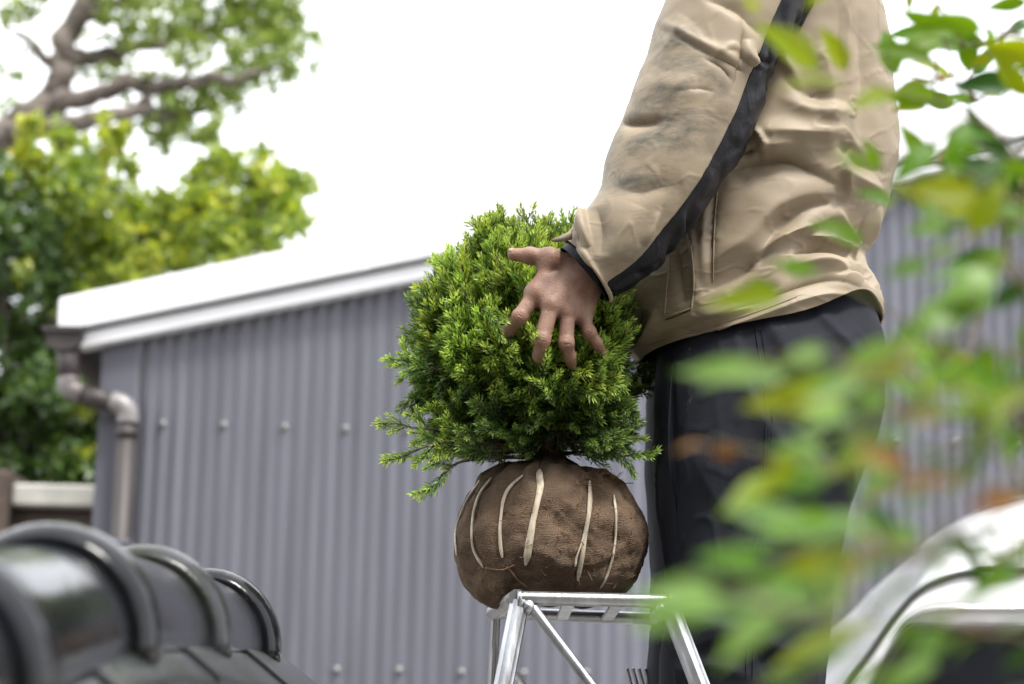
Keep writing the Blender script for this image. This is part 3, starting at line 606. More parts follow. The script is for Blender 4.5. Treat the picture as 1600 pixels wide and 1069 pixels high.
def ribbon(bv, line, wpx, m, name, parent, off=.0030, n=40, taper=True, thick=.0009):
    """tape laid on a surface along a pixel line"""
    L_ = spline(line, n); P = []; Ns = []
    for q in L_:
        p, nn = hit(bv, *q)
        if p is None: continue
        if nn @ (CAM - p) < 0: nn = -nn
        P.append(p); Ns.append(nn)
    P = np.array(P); Ns = np.array(Ns); 
    for _ in range(7):
        Ns[1:-1] = (Ns[:-2] + Ns[1:-1] + Ns[2:]) / 3; P[1:-1] = (P[:-2] + P[1:-1] * 2 + P[2:]) / 4
    Ns /= np.linalg.norm(Ns, axis=1)[:, None]; T = np.gradient(P, axis=0); S = np.cross(T, Ns); S /= np.linalg.norm(S, axis=1)[:, None]
    wd = wpx / 2 * 3.0 / FPX * (1 + .15 * np.sin(np.linspace(0, 9, len(P))))
    if taper: wd = wd * np.clip(np.minimum(np.arange(len(P)), np.arange(len(P))[::-1]) / 4 + .35, 0, 1)
    wd = wd[:, None]
    a, b, c, d = P + S * wd + Ns * (off - thick), P + S * wd * .9 + Ns * (off + thick * .4), P - S * wd * .9 + Ns * (off + thick * .4), P - S * wd + Ns * (off - thick)
    G_ = np.stack([a, b, P + Ns * (off + thick), c, d], 1)
    return obj(name, G_.reshape(-1, 3), grid_faces(len(P), 5, False), m, parent)
bb = bvh_of(V, FB)
for p, wd in zip(pulls, (4.5, 5.2, 5.5, 10.5, 7.5, 4)): ribbon(bb, p, wd, M['strap'], 'tape', sh)
ribbon(bb, [(918, 790), (913, 830), (900, 870), (897, 885)], 3, M['strap'], 'tape', sh)
ribbon(bb, [(760, 886), (785, 890), (805, 882)], 2, M['fiber'], 'tape', sh); ribbon(bb, [(793, 885), (810, 905), (822, 915)], 2, M['fiber'], 'tape', sh)
# gathered tuft of burlap at the stem, and loose fibres
tf = []
for i, (zz, rr, dx) in enumerate([(.082, .040, .006), (.100, .030, .004), (.112, .020, .001), (.124, .013, -.003), (.132, .012, -.006)]):
    t = np.linspace(0, 2 * math.pi, 40, endpoint=False); rr_ = rr * (1 + .18 * np.sin(7 * t + i) + .1 * np.sin(13 * t))
    tf.append(np.stack([bc[0] - .004 + dx + rr_ * np.cos(t), YB - .058 - rr_ * np.sin(t) * .8 + .05 * i / 4, bc[2] + zz + .004 * np.sin(5 * t) * (i == 4) + 0 * t], -1))
G = np.array(tf); obj('burlap_tuft', G.reshape(-1, 3), grid_faces(5, 40), M['burlap'], sh, uv=grid_uv(G))
mb = MB(); rf = np.random.default_rng(11)
for k in range(420):
    if k < 90: p = np.array([bc[0] + rf.normal(-.006, .014), YB - .035 + rf.normal(0, .015), bc[2] + .118 + rf.normal(0, .006)]); d = np.array([rf.normal(0, .5), rf.normal(-.2, .4), rf.uniform(.3, 1)])
    elif k < 150: q, nn = hit(bb, rf.uniform(905, 975), rf.uniform(742, 760)); p = q if q is not None else bc; d = np.array([rf.normal(.3, .6), -.4, rf.uniform(-.2, .7)])
    else:
        q, nn = hit(bb, rf.uniform(725, 990), rf.uniform(770, 915)); p = q if q is not None else bc; d = (nn if nn is not None else np.array([0, -1., 0])) * .35 + rf.normal(0, .7, 3)
    if p is bc: continue
    d /= np.linalg.norm(d); l = rf.uniform(.008, .022) if k < 150 else rf.uniform(.004, .011); mb.tube(spline([p, p + d * l * .5 + rf.normal(0, .002, 3), p + d * l + rf.normal(0, .005, 3)], 5), [.0005, .0005, .0004, .0004, .0003], 3, False)
tag(mb.build('loose_fibre', M['fiber'], sh), kind='stuff')
# needle sprays
def sprig_mesh(rng, Lm, nside, nl=.0155, dens=800):
    Vs, Fs, At = [], [], []; cnt = 0
    SV, SF = MB(), None
    stems = []
    m0 = spline([(0, 0, 0), (rng.normal(0, .05) * Lm, rng.normal(0, .05) * Lm, Lm * .5), (rng.normal(0, .10) * Lm, rng.normal(0, .08) * Lm, Lm)], 12); stems.append((m0, .0016, 0.))
    for k in range(nside):
        t = .18 + .68 * (k + rng.uniform(0, .6)) / nside; i = int(t * 11); b = m0[i]; ang = rng.uniform(.5, .85); sd = (1 if k % 2 else -1); tw = rng.normal(0, .45)
        d = np.array([math.sin(ang) * sd * math.cos(tw), math.sin(ang) * math.sin(tw), math.cos(ang)]); l = Lm * rng.uniform(.28, .46) * (1.12 - t * .62)
        stems.append((spline([b, b + d * l * .55, b + d * l + np.array([0, 0, l * .16])], 8), .0011, t * .3))
    for (S, r, tb) in stems:
        SV.tube(S, np.linspace(r, r * .45, len(S)), 4, False)
        seg = np.linalg.norm(np.diff(S, axis=0), axis=1); Ls = seg.sum(); n = int(Ls * dens)
        u = (np.arange(n) + rng.uniform(0, .5, n)) / n; x = u * (len(S) - 1); i = np.clip(x.astype(int), 0, len(S) - 2); f = (x - i)[:, None]
        P = S[i] * (1 - f) + S[i + 1] * f; T = S[i + 1] - S[i]; T /= np.linalg.norm(T, axis=1)[:, None]
        a = np.arange(n) * 2.4 + rng.normal(0, .25, n); ref = np.cross(T, [0.3, .9, .1]); ref /= np.linalg.norm(ref, axis=1)[:, None]; R2 = np.cross(T, ref)
        rad = ref * np.cos(a)[:, None] + R2 * np.sin(a)[:, None]
        op = (.62 + .5 * (1 - u) + rng.normal(0, .08, n))[:, None]        # opening angle: closes to a bud at the tip
        op = np.clip(op, .35, 1.15); d1 = T * np.cos(op) + rad * np.sin(op); d2 = T * np.cos(op * .55) + rad * np.sin(op * .55)
        l = nl * (1 - .42 * u ** 3)[:, None] * rng.uniform(.8, 1.15, (n, 1)); sd = np.cross(d1, rad); sd /= np.linalg.norm(sd, axis=1)[:, None] + 1e-9; wd = .0014
        p0 = P; p1 = P + d1 * l * .5; p2 = p1 + d2 * l * .5
        q = np.stack([p0, p1 + sd * wd, p2, p1 - sd * wd], 1); Vs.append(q.reshape(-1, 3)); c = np.clip((u - .28) * 1.35 + tb, 0, 1)
        At.append((np.repeat(c[:, None], 4, 1) * np.array([.55, .9, 1.1, .9])).ravel())
    V = np.concatenate(Vs); F = np.arange(len(V)).reshape(-1, 4)
    SVv = np.concatenate(SV.V)
    return V, F, np.clip(np.concatenate(At), 0, 1), SVv, SV.F
rs = np.random.default_rng(21)
protos = [sprig_mesh(rs, L_, ns) for L_, ns in ((.088, 6), (.100, 7), (.074, 5), (.112, 8), (.082, 6), (.062, 4))]
def sprig_data(i, m):
    V, F, A, SV_, SF_ = protos[i]
    me = mesh_data('spray', np.concatenate([V, SV_]), [tuple(f) for f in F] + [tuple(k + len(V) for k in f) for f in SF_], m, False, attrs={'tip': np.concatenate([A, np.zeros(len(SV_))])})
    me.materials.append(M['stem']); idx = np.zeros(len(me.polygons), dtype=np.int32); idx[len(F):] = 1; me.polygons.foreach_set('material_index', idx); return me
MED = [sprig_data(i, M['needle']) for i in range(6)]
dc = W(822, 562, YB); trunk0 = np.array([bc[0] - .003, YB, bc[2] + .10])
def frame(z, rng, roll=None):
    z = z / np.linalg.norm(z); x = np.cross(z, rng.normal(size=3)); x /= np.linalg.norm(x); y = np.cross(z, x); return np.stack([x, y, z], 1)
def spray_at(tip, axis, L_, rng): return tip - axis / np.linalg.norm(axis) * L_
cand = []
RX, RYY, RU, RD = .190, .175, .214, .150
for k in range(1500):
    d = rs.normal(size=3); d /= np.linalg.norm(d)
    if d[2] < -.95: continue
    lump = 1 + .10 * noise.noise(Vector(d * 2.6) + Vector((4.1, 0, 0))) * 2
    rr = (rs.uniform(.55, 1.0) ** .6 + max(0, rs.normal(0, .06))) * lump
    tip = dc + d * np.array([RX, RYY, RU if d[2] > 0 else RD]) * rr
    if PX(tip)[0] > 985 and tip[1] < 3.14: continue
    up = .95 if d[2] > 0 else .10
    ax = d * np.array([1, 1, .8]) + np.array([0, 0, up]) + rs.normal(0, .30, 3)
    cand.append((tip, ax, rs.integers(0, 6), rs.uniform(.85, 1.4), rr, d))
low = []
for k in range(150):
    px_, py_, y_ = rs.uniform(672, 1005), rs.uniform(610, 712), rs.uniform(2.94, 3.24); tip = W(px_, py_, y_); ax = tip - (trunk0 + np.array([0, 0, .05])); ax[2] *= .5
    if 790 < px_ < 925 and py_ > 668 and y_ < 3.12: continue
    low.append((tip, ax / np.linalg.norm(ax) + rs.normal(0, .25, 3) + np.array([0, 0, -.10]), rs.integers(0, 6), rs.uniform(.7, 1.0), 1, ax))
for k in range(46):                                   # upright leading shoots along the crown
    a_ = rs.uniform(0, 2 * math.pi); q_ = rs.uniform(.15, .85); tip = dc + np.array([RX * q_ * math.cos(a_), RYY * q_ * math.sin(a_), RU * (math.sqrt(1 - q_ * q_) * rs.uniform(1.0, 1.13))])
    if PX(tip)[0] < 940: cand.append((tip, np.array([.25 * math.cos(a_), .25 * math.sin(a_), 1.0]) + rs.normal(0, .15, 3), rs.integers(0, 6), rs.uniform(.8, 1.1), 1.5, np.array([0, -.5, .8])))
near = sorted(cand, key=lambda c: -(c[4] + .45 * (-c[5][1]) + .15 * c[5][2]))
foll = empty('x', (0, 0, 0)); bpy.data.objects.remove(foll)
mbV, mbF, mbA, ofs = [], [], [], 0; stV = MB()
LEN = [.088, .100, .074, .112, .082, .062]
explicit = []
def droop(line, reps):   # low side branches hanging out to the left: (px,py,Y) list
    P = spline([W(*p) for p in line], 24); stV.tube(P, np.linspace(.0035, .0012, 24), 5, False)
    for t, sd, k, s in reps:
        i = min(int(t * 23), 22); ax = P[i + 1] - P[i]; ax = ax / np.linalg.norm(ax) + np.array([sd * .1, 0, sd * .6]) * (0 if sd == 0 else 1); explicit.append((P[i] + ax / np.linalg.norm(ax) * LEN[k] * s, ax, k, s, 1, ax))
droop([(850, 700, YB), (760, 680, YB - .05), (690, 672, YB - .09), (640, 668, YB - .11)], [(.99, 0, 4, .72), (.8, 1, 5, .7), (.72, -1, 5, .8), (.6, 1, 2, .8), (.55, -1, 2, .9), (.4, 1, 0, .9)])
droop([(850, 705, YB), (770, 692, YB - .08), (700, 690, YB - .12), (650, 703, YB - .14)], [(.99, 0, 5, 1.0), (.82, -1, 5, .8), (.75, 1, 5, .8), (.6, -1, 2, .8), (.5, 1, 2, .8)])
droop([(850, 715, YB), (780, 715, YB - .08), (720, 722, YB - .12), (690, 742, YB - .13)], [(.99, 0, 5, .95), (.8, 1, 5, .7), (.7, -1, 5, .6), (.5, 1, 5, .7)])
droop([(860, 640, YB), (760, 610, YB - .06), (690, 580, YB - .10), (655, 572, YB - .10)], [(.99, 0, 4, .75), (.85, 1, 2, .8), (.8, -1, 5, .9)])
droop([(870, 710, YB), (930, 705, YB - .06), (970, 705, YB - .07)], [(.99, 0, 2, .8), (.8, 1, 5, .9), (.7, -1, 5, .9)])
for q_, a_, k_, s_ in (((792, 528, 2.912), (.6, -.2, -.75), 5, .9), ((770, 480, 2.92), (-.5, -.3, .6), 5, .9), ((812, 560, 2.92), (.2, -.4, -.6), 5, .8), ((868, 585, 2.925), (0, -.4, .55), 5, .75), ((905, 582, 2.93), (.2, -.3, .6), 5, .7), ((945, 560, 2.935), (.2, -.3, .5), 5, .7), ((830, 590, 2.91), (-.3, -.3, .3), 2, .8)): explicit.append((W(*q_), np.array(a_), k_, s_, 1, np.array(a_)))
for (tip, ax, k, s, rr, d) in explicit + near[:300 - len(explicit)]:
    o = bpy.data.objects.new('spray', MED[k]); link(o, sh); R = frame(np.asarray(ax, float), rs); b = spray_at(tip, ax, LEN[k] * s, rs)
    m4 = Matrix.Identity(4)
    for i in range(3):
        for j in range(3): m4[i][j] = R[i, j] * s
        m4[i][3] = b[i] - sh.location[i]
    o.matrix_local = m4
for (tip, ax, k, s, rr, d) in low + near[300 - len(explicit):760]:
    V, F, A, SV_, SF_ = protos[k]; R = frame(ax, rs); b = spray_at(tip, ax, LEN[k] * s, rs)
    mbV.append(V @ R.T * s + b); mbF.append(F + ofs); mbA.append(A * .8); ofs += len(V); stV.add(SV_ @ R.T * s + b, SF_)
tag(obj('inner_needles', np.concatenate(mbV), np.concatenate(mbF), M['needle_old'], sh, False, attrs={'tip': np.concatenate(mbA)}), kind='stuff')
tr = MB().tube(spline([trunk0 - [0, 0, .03], trunk0 + [.004, .0, .03], trunk0 + [-.004, 0, .09], trunk0 + [.006, 0, .2]], 16), np.linspace(.013, .005, 16), 9).build('trunk', M['stem'], sh)
for k in range(60):
    tgt = near[int(rs.integers(0, 700))]; b = spray_at(tgt[0], tgt[1], .07, rs); z0 = trunk0 + np.array([0, 0, rs.uniform(0, .12)])
    stV.tube(spline([z0, (z0 + b) / 2 + np.array([0, 0, -.012]) + rs.normal(0, .008, 3), b], 10), np.linspace(.0036, .0013, 10), 5, False)
tag(stV.build('branches', M['stem'], sh), kind='stuff')

# ------------------------------------------------------------------ person
class SDF:
    def __init__(s, lo, hi, h):
        s.lo = np.array(lo, float); s.h = h; s.n = np.ceil((np.array(hi) - s.lo) / h).astype(int) + 1; s.F = np.full(s.n, .2, dtype=np.float32)
    def _block(s, lo, hi):
        i0 = np.clip(((lo - s.lo) / s.h).astype(int), 0, s.n - 1); i1 = np.clip(((hi - s.lo) / s.h).astype(int) + 2, 0, s.n)
        sl_ = tuple(slice(a, b) for a, b in zip(i0, i1)); ax = [s.lo[k] + s.h * np.arange(i0[k], i1[k]) for k in range(3)]
        return sl_, np.stack(np.meshgrid(*ax, indexing='ij'), -1)
    def mix(s, sl_, d, k, sub=False):
        F = s.F[sl_]
        if F.size == 0: return
        if sub: d = -d; h = np.clip(.5 + .5 * (F - d) / k, 0, 1); s.F[sl_] = d * (1 - h) + F * h + k * h * (1 - h); return
        h = np.clip(.5 + .5 * (d - F) / k, 0, 1); s.F[sl_] = d * (1 - h) + F * h - k * h * (1 - h)
    def cone(s, a, b, ra, rb, k=.006, sub=False, flat=None):
        a, b = np.array(a, float), np.array(b, float); m = max(ra, rb) + 3 * k + .03
        sl_, X = s._block(np.minimum(a, b) - m, np.maximum(a, b) + m)
        if X.size == 0: return
        ab = b - a; t = np.clip(((X - a) @ ab) / (ab @ ab + 1e-12), 0, 1); q = X - (a + t[..., None] * ab)
        if flat is not None: q = q + flat[1:][None] * 0 if False else q + (q @ flat[0])[..., None] * flat[0] * flat[1]
        s.mix(sl_, np.linalg.norm(q, axis=-1) - (ra + (rb - ra) * t), k, sub)
    def chain(s, pts, rad, k=.006):
        for i in range(len(pts) - 1): s.cone(pts[i], pts[i + 1], rad[i], rad[i + 1], k)
    def ball(s, c, r, k=.006, sc=(1, 1, 1), sub=False):
        c = np.array(c, float); sc = np.array(sc, float); m = r * sc.max() + 3 * k + .03; sl_, X = s._block(c - m, c + m)
        if X.size == 0: return
        s.mix(sl_, (np.linalg.norm((X - c) / sc, axis=-1) - r) * sc.min(), k, sub)
    def mesh(s):
        F = s.F; ins = F < 0; h = s.h
        c = sum(ins[i:F.shape[0] - 1 + i, j:F.shape[1] - 1 + j, k:F.shape[2] - 1 + k].astype(np.int8) for i in (0, 1) for j in (0, 1) for k in (0, 1))
        act = (c > 0) & (c < 8); ids = np.full(act.shape, -1, dtype=np.int64); I = np.argwhere(act); ids[act] = np.arange(len(I))
        acc = np.zeros((len(I), 3)); cnt = np.zeros(len(I))
        cor = [np.array(q) for q in ((0, 0, 0), (1, 0, 0), (0, 1, 0), (1, 1, 0), (0, 0, 1), (1, 0, 1), (0, 1, 1), (1, 1, 1))]
        vals = [F[tuple((I + q).T)] for q in cor]
        for a, b in ((0, 1), (2, 3), (4, 5), (6, 7), (0, 2), (1, 3), (4, 6), (5, 7), (0, 4), (1, 5), (2, 6), (3, 7)):
            m = (vals[a] < 0) != (vals[b] < 0); t = np.where(m, vals[a] / (vals[a] - vals[b] + 1e-20), 0)[:, None]
            acc += np.where(m[:, None], cor[a] + t * (cor[b] - cor[a]), 0); cnt += m
        V = s.lo + h * (I + acc / np.maximum(cnt, 1)[:, None]); Q = []
        for ax in range(3):
            o1, o2 = [(1, 2), (2, 0), (0, 1)][ax]; sl0 = [slice(None)] * 3; sl1 = [slice(None)] * 3
            sl0[ax] = slice(0, -1); sl1[ax] = slice(1, None); ch = ins[tuple(sl0)] != ins[tuple(sl1)]; E = np.argwhere(ch)
            ok = np.all(E > 0, axis=1) & np.all(E < np.array(act.shape) , axis=1); E = E[ok]; u = np.zeros(3, int); v = np.zeros(3, int); u[o1] = 1; v[o2] = 1
            q = np.stack([ids[tuple(E.T)], ids[tuple((E - u).T)], ids[tuple((E - u - v).T)], ids[tuple((E - v).T)]], 1)
            fl_ = ins[tuple(E.T)]; q[~fl_] = q[~fl_][:, ::-1]; Q.append(q)
        Q = np.concatenate(Q); return V, Q[(Q >= 0).all(1)]
def biggest(V, Q):
    lab = np.arange(len(V))
    for _ in range(600):
        m_ = lab[Q].min(1); n_ = lab.copy(); np.minimum.at(n_, Q.ravel(), np.repeat(m_, 4)); n_ = n_[n_]
        if (n_ == lab).all(): break
        lab = n_
    Q = Q[lab[Q[:, 0]] == np.bincount(lab).argmax()]; u = np.unique(Q); mp_ = np.zeros(len(V), int); mp_[u] = np.arange(len(u)); return V[u], mp_[Q]
YM = 3.16
per = empty('person', (W(1190, 900, YM)[0], YM, TZ), 'person in beige work jacket and dark trousers steadying the shrub with both hands', 'person')
# --- hand (left, camera side): joints from the pose in the picture
def hz(x, y, Y): return W(760 + x / 4.277, 350 + y / 4.277, Y)
YHn = 2.935
wr = hz(700, 300, YHn + .012); fa = W(1000, 330, 2.96)
MC = {'i': hz(330, 470, YHn - .012), 'm': hz(432, 545, YHn - .020), 'r': hz(540, 585, YHn - .014), 'p': hz(640, 610, YHn + .004)}
FG = {'i': [MC['i'], hz(222, 622, YHn - .022), hz(150, 712, YHn - .004), hz(112, 765, YHn + .014)],
      'm': [MC['m'], hz(372, 775, YHn - .030), hz(355, 880, YHn - .012), hz(368, 938, YHn + .008)],
      'r': [MC['r'], hz(533, 795, YHn - .022), hz(553, 885, YHn - .006), hz(568, 935, YHn + .012)],
      'p': [MC['p'], hz(688, 725, YHn - .006), hz(738, 800, YHn + .006), hz(768, 845, YHn + .020)]}
RD_ = {'i': [.0122, .0108, .0092, .0075], 'm': [.0124, .0110, .0093, .0078], 'r': [.0119, .0104, .0089, .0075], 'p': [.0107, .0092, .0079, .0066]}
TH = [hz(560, 290, YHn + .006), hz(425, 228, YHn - .006), hz(292, 212, YHn - .006), hz(185, 206, YHn - .002)]
TR = [.0165, .0128, .0108, .0092]
def build_hand(mir):
    f = (lambda p: np.array(p)) if not mir else (lambda p: np.array([p[0], 2 * YB - p[1], p[2]]))
    allp = np.array([f(q) for k in FG for q in FG[k]] + [f(q) for q in TH] + [f(wr), f(fa)])
    S = SDF(allp.min(0) - .03, allp.max(0) + .03, .0014 if not mir else .003)
    S.chain([f(fa), f(wr)], [.036, .027], .01)
    for k, rr in (('i', .0145), ('m', .015), ('r', .0145), ('p', .0135)):
        S.cone(f(wr), f(MC[k]), .021, rr, .014)
    S.cone(f(MC['i']), f(MC['p']), .0125, .0115, .012)
    S.cone(f((MC['p'] + wr) / 2), f(wr), .016, .022, .012)
    for k in FG:
        for i in range(3): S.cone(f(FG[k][i]), f(FG[k][i + 1]), RD_[k][i] * (1.0 if i else .96), RD_[k][i + 1], .0045)
        S.ball(f(FG[k][1]), RD_[k][1] * 1.0, .004); S.ball(f(FG[k][2]), RD_[k][2] * 1.0, .003)
        kn = f(MC[k]) + np.array([0, -.0035 if not mir else .0035, 0]); S.ball(kn, .0092, .006)
        # extensor tendon
        w2 = f(wr) + np.array([0, -.022 if not mir else .022, 0]); S.cone(kn + (w2 - kn) * .04, kn + (w2 - kn) * .74, .0068, .0036, .0030)
        # creases over the middle joint
        for q in (-.0035, 0, .0035):
            ax = FG[k][2] - FG[k][0]; ax /= np.linalg.norm(ax); c = FG[k][1] + ax * q; s_ = np.cross(ax, [0, 1, 0]); s_ /= np.linalg.norm(s_); c = c + np.array([0, -RD_[k][1] * 1.03, 0])
            if not mir: S.cone(c - s_ * .005, c + s_ * .005, .0006, .0006, .0012, True)
    S.chain([f(q) for q in TH], TR, .007); S.cone(f(TH[0]), f(wr), .0165, .022, .014); S.cone(f(TH[1]), f(MC['i']), .009, .009, .016)
    S.ball(f(TH[2]), TR[2] * 1.05, .004)
    V, Q = biggest(*S.mesh())
    jo = np.array([f(FG[k][i]) for k in FG for i in (0, 1, 3)] + [f(TH[2]), f(TH[3])])
    d = np.min(np.linalg.norm(V[:, None, :] - jo[None], axis=2), axis=1); red = np.clip(1 - d / .014, 0, 1) * .6
    return V, Q, red
hV, hQ, hR = build_hand(False); h2V, h2Q, h2R = build_hand(True)
# --- body under the clothes, with head
B = SDF(W(820, 700, YM) * [1, 0, 0] + [0, 2.72, TZ], [W(1420, 500, YM)[0], 3.62, W(1200, -480, YM)[2]], .0095)
pel, che, nec = W(1200, 580, YM), W(1215, 110, YM), W(1165, -130, YM)
B.cone(pel, W(1215, 330, YM), .125, .115, .05, False, (np.array([1., 0, 0]), .12)); B.cone(W(1215, 330, YM), che, .115, .13, .05); B.cone(che, W(1195, -60, YM), .12, .07, .05)
B.cone(W(1180, -70, YM - .15), W(1180, -70, YM + .15), .058, .058, .05); B.cone(W(1180, -80, YM), nec, .06, .055, .03)
hc = W(1115, -270, YM)
B.ball(hc + [.012, 0, .03], .092, .03, (1.05, .82, 1.0)); B.ball(hc + [-.03, 0, -.04], .066, .04, (.95, .9, 1.1)); B.cone(nec, hc + [.02, 0, -.03], .055, .055, .03)
B.cone(hc + [-.088, 0, .005], hc + [-.112, 0, -.028], .010, .014, .014); B.cone(hc + [-.090, -.022, -.066], hc + [-.090, .022, -.066], .010, .010, .010)
B.ball(hc + [-.072, 0, -.10], .026, .02)
for sg in (-1, 1):
    B.ball(hc + [-.076, sg * .032, .004], .014, .004); B.cone(hc + [.0, sg * .078, .01], hc + [.012, sg * .086, -.035], .012, .010, .008)
    B.cone(hc + [-.084, sg * .018, .026], hc + [-.078, sg * .046, .026], .007, .006, .008)
for sg, Y1 in ((-1, 2.97), (1, 2 * YB - 2.96)):
    B.cone(W(1170, -50, YM + sg * .15), W(1070, 190, Y1 if sg < 0 else Y1 + .03), .052, .043, .03)
    B.cone(W(1070, 190, Y1 if sg < 0 else Y1 + .03), fa if sg < 0 else np.array([fa[0], 2 * YB - fa[1], fa[2]]), .043, .037, .02)
    yl = YM + sg * .095; hp = W(1195, 620, yl); kn = W(1165, 1010, yl); an = np.array([W(1150, 1300, yl)[0], yl, TZ + .09])
    B.cone(hp, kn, .085, .06, .04); B.cone(kn, an, .058, .042, .03); B.cone(an + [.02, 0, -.04], an + [-.15, sg * .02, -.05], .04, .035, .03)
bV, bQ = B.mesh()
bV, bQ = biggest(bV, bQ)
Vb = np.concatenate([bV, hV, h2V]); Qb = np.concatenate([bQ, hQ + len(bV), h2Q + len(bV) + len(hV)])
Qb = [tuple(q) for q in Qb]
for lo_, VV_, wp in ((len(bV), hV, fa), (len(bV) + len(hV), h2V, np.array([fa[0], 2 * YB - fa[1], fa[2]]))):
    ia = int(np.argmin(np.linalg.norm(VV_ - wp, axis=1))); db = np.argsort(np.linalg.norm(bV - VV_[ia], axis=1))[:2]; Qb.append((lo_ + ia, int(db[0]), int(db[1])))
body = obj('body', Vb, Qb, M['skin'], per, attrs={'red': np.concatenate([np.zeros(len(bV)), hR, h2R])})
sm_ = body.modifiers.new('sm', 'SMOOTH'); sm_.iterations = 1; sm_.factor = .5
for (a, b, r, up) in [(FG[k][2], FG[k][3], RD_[k][3], np.array([0, -1, -.2])) for k in FG] + [(TH[2], TH[3], TR[3], np.array([-.15, -.45, .85]))]:
    d = (b - a) / np.linalg.norm(b - a); up = up / np.linalg.norm(up); up = up - d * (up @ d); up /= np.linalg.norm(up); s_ = np.cross(d, up)
    Gn = np.array([[b + d * (r * .85 * x) + s_ * (r * .66 * y * (1 - .25 * max(x, 0) ** 2)) + up * (r * (.93 if x < .8 else .84) * math.cos(y * .8) + .0006) for y in np.linspace(-1, 1, 7)] for x in np.linspace(-.55, 1.0, 8)])
    o = obj('fingernail', Gn.reshape(-1, 3), grid_faces(8, 7, False), M['nail'], per); o.modifiers.new('s', 'SOLIDIFY').thickness = .0007
# hair
Hs = SDF(hc - .17, hc + .17, .006); Hs.ball(hc + [.018, 0, .036], .098, .02, (1.06, .84, 1.0)); Hs.ball(hc + [.06, 0, -.03], .07, .03, (.8, .95, 1.1)); Hs.ball(hc + [-.10, 0, -.045], .075, .02, (1, 1.3, 1.25), sub=True)
hv, hq = Hs.mesh(); obj('hair', hv, hq, M['hair'], per)

# --- trousers
def leg_rings(yc, dx, far):
    k = 1 if not far else 0
    q = .0 if far else .06
    return [((1072 + dx, 400), (1320 + dx, 400), yc + q, .09), ((1052 + dx, 470), (1352 + dx, 470), yc + q * .9, .112), ((1032 + dx, 540), (1376 + dx, 545), yc + q * .5, .118), ((1024 + dx, 640), (1378 + dx, 640), yc + q * .1, .12), ((1024 + dx, 730), (1352 + dx, 730), yc, .118), ((1030 + dx, 800), (1325 + dx, 800), yc, .11), ((1037 + dx, 880), (1306 + dx, 880), yc, .105), ((1036 + dx, 970), (1296 + dx, 970), yc, .10), ((1025 + dx, 1069), (1288 + dx, 1069), yc, .10), ((1040 + dx, 1170), (1275 + dx, 1170), yc, .095), ((1060 + dx, 1300), (1265 + dx, 1300), yc, .09)]
def leg(yc, dx, far):
    rg_ = leg_rings(yc, dx, far); G = loft(rg_, 190 if not far else 90, 200 if not far else 90, .9)
    N = gnormals(G)
    if not far:
        fl = [([(1190, 480), (1230, 560), (1300, 640), (1340, 720)], 22, .010, 1), ([(1150, 500), (1165, 600), (1220, 690), (1260, 760)], 20, .008, -1), ([(1270, 480), (1320, 540), (1365, 600)], 16, .008, 1), ([(1330, 600), (1270, 690), (1200, 740)], 20, -.009, 1), ([(1350, 640), (1300, 730), (1240, 790)], 16, .008), ([(1310, 660), (1330, 740), (1318, 800)], 13, .008, -1), ([(1230, 640), (1290, 700), (1330, 760)], 14, -.008),
              ([(1060, 880), (1130, 900), (1210, 890), (1290, 870)], 20, .008, 1), ([(1080, 960), (1160, 985), (1260, 960)], 20, .009, -1), ([(1060, 1020), (1130, 1000), (1200, 1010), (1280, 1035)], 16, .008, 1), ([(1120, 930), (1180, 1000), (1210, 1060)], 15, -.007), ([(1050, 1050), (1110, 1040), (1180, 1060)], 12, .007), ([(1046, 560), (1050, 700), (1056, 850)], 7, -.006, 1), ([(1118, 560), (1124, 680), (1130, 800)], 3, .0012), ([(1080, 700), (1120, 780), (1180, 840)], 24, .005, 1), ([(1290, 820), (1230, 850), (1160, 850)], 16, .007, -1)]
        G = fold(G, N, fl, 1.15)
    nf = nfield(G, 7, 1.7 + 9 * far, 3, (1, 1, .6)); nf2 = nfield(G, 13, 3.7, 2, (1, 1, .7)); G = G + N * (nf * .007 + np.exp(-(nf2 / .06) ** 2) * .0032 * (.3 + np.abs(nf)))[..., None]
    return G
Gn = leg(YM - .085, 0, False); Gf = leg(YM + .105, -16, True)
V1 = Gn.reshape(-1, 3); V2 = Gf.reshape(-1, 3); V = np.concatenate([V1, V2])
F = grid_faces(*Gn.shape[:2]); F2 = grid_faces(*Gf.shape[:2])
trs = obj('trousers', V, F + [tuple(i + len(V1) for i in f) for f in F2], M['trouser'], per)
tb_ = bvh_of(V1, F)
for y0 in (0, 1):
    ax_, ay, yl = (1150, 1300, YM - .085) if y0 == 0 else (1134, 1300, YM + .105)
    a = W(ax_, ay, yl); a[2] = TZ
    S = SDF(a + [-.26, -.08, -.01], a + [.12, .08, .22], .007)
    S.cone(a + [.02, 0, .045], a + [-.15, 0, .04], .042, .040, .03); S.cone(a + [.02, 0, .05], a + [.015, 0, .19], .045, .05, .03); S.ball(a + [-.08, 0, -.02], .11, .01, (2, 2, .19))
    sl_, X = S._block(S.lo, S.lo + S.h * S.n); S.F[sl_] = np.maximum(S.F[sl_], (TZ + .001 - X[..., 2]))
    bv_, bq_ = S.mesh(); obj('boot', bv_, bq_, M['rubber'], per)
pk = ribbon(tb_, [(1052, 560), (1046, 640), (1046, 720), (1058, 800)], 2.5, M['trouser'], 'pocket_seam', trs, .001)
for ln_, w_ in (([(1180, 510), (1196, 640), (1190, 780), (1172, 900), (1165, 1060)], 2.2), ([(1190, 516), (1206, 640), (1200, 780), (1182, 900), (1175, 1060)], 1.4)): ribbon(tb_, ln_, w_, M['trouser'], 'seam', trs, .0012, n=90)
p, nn = hit(tb_, 1040, 738)
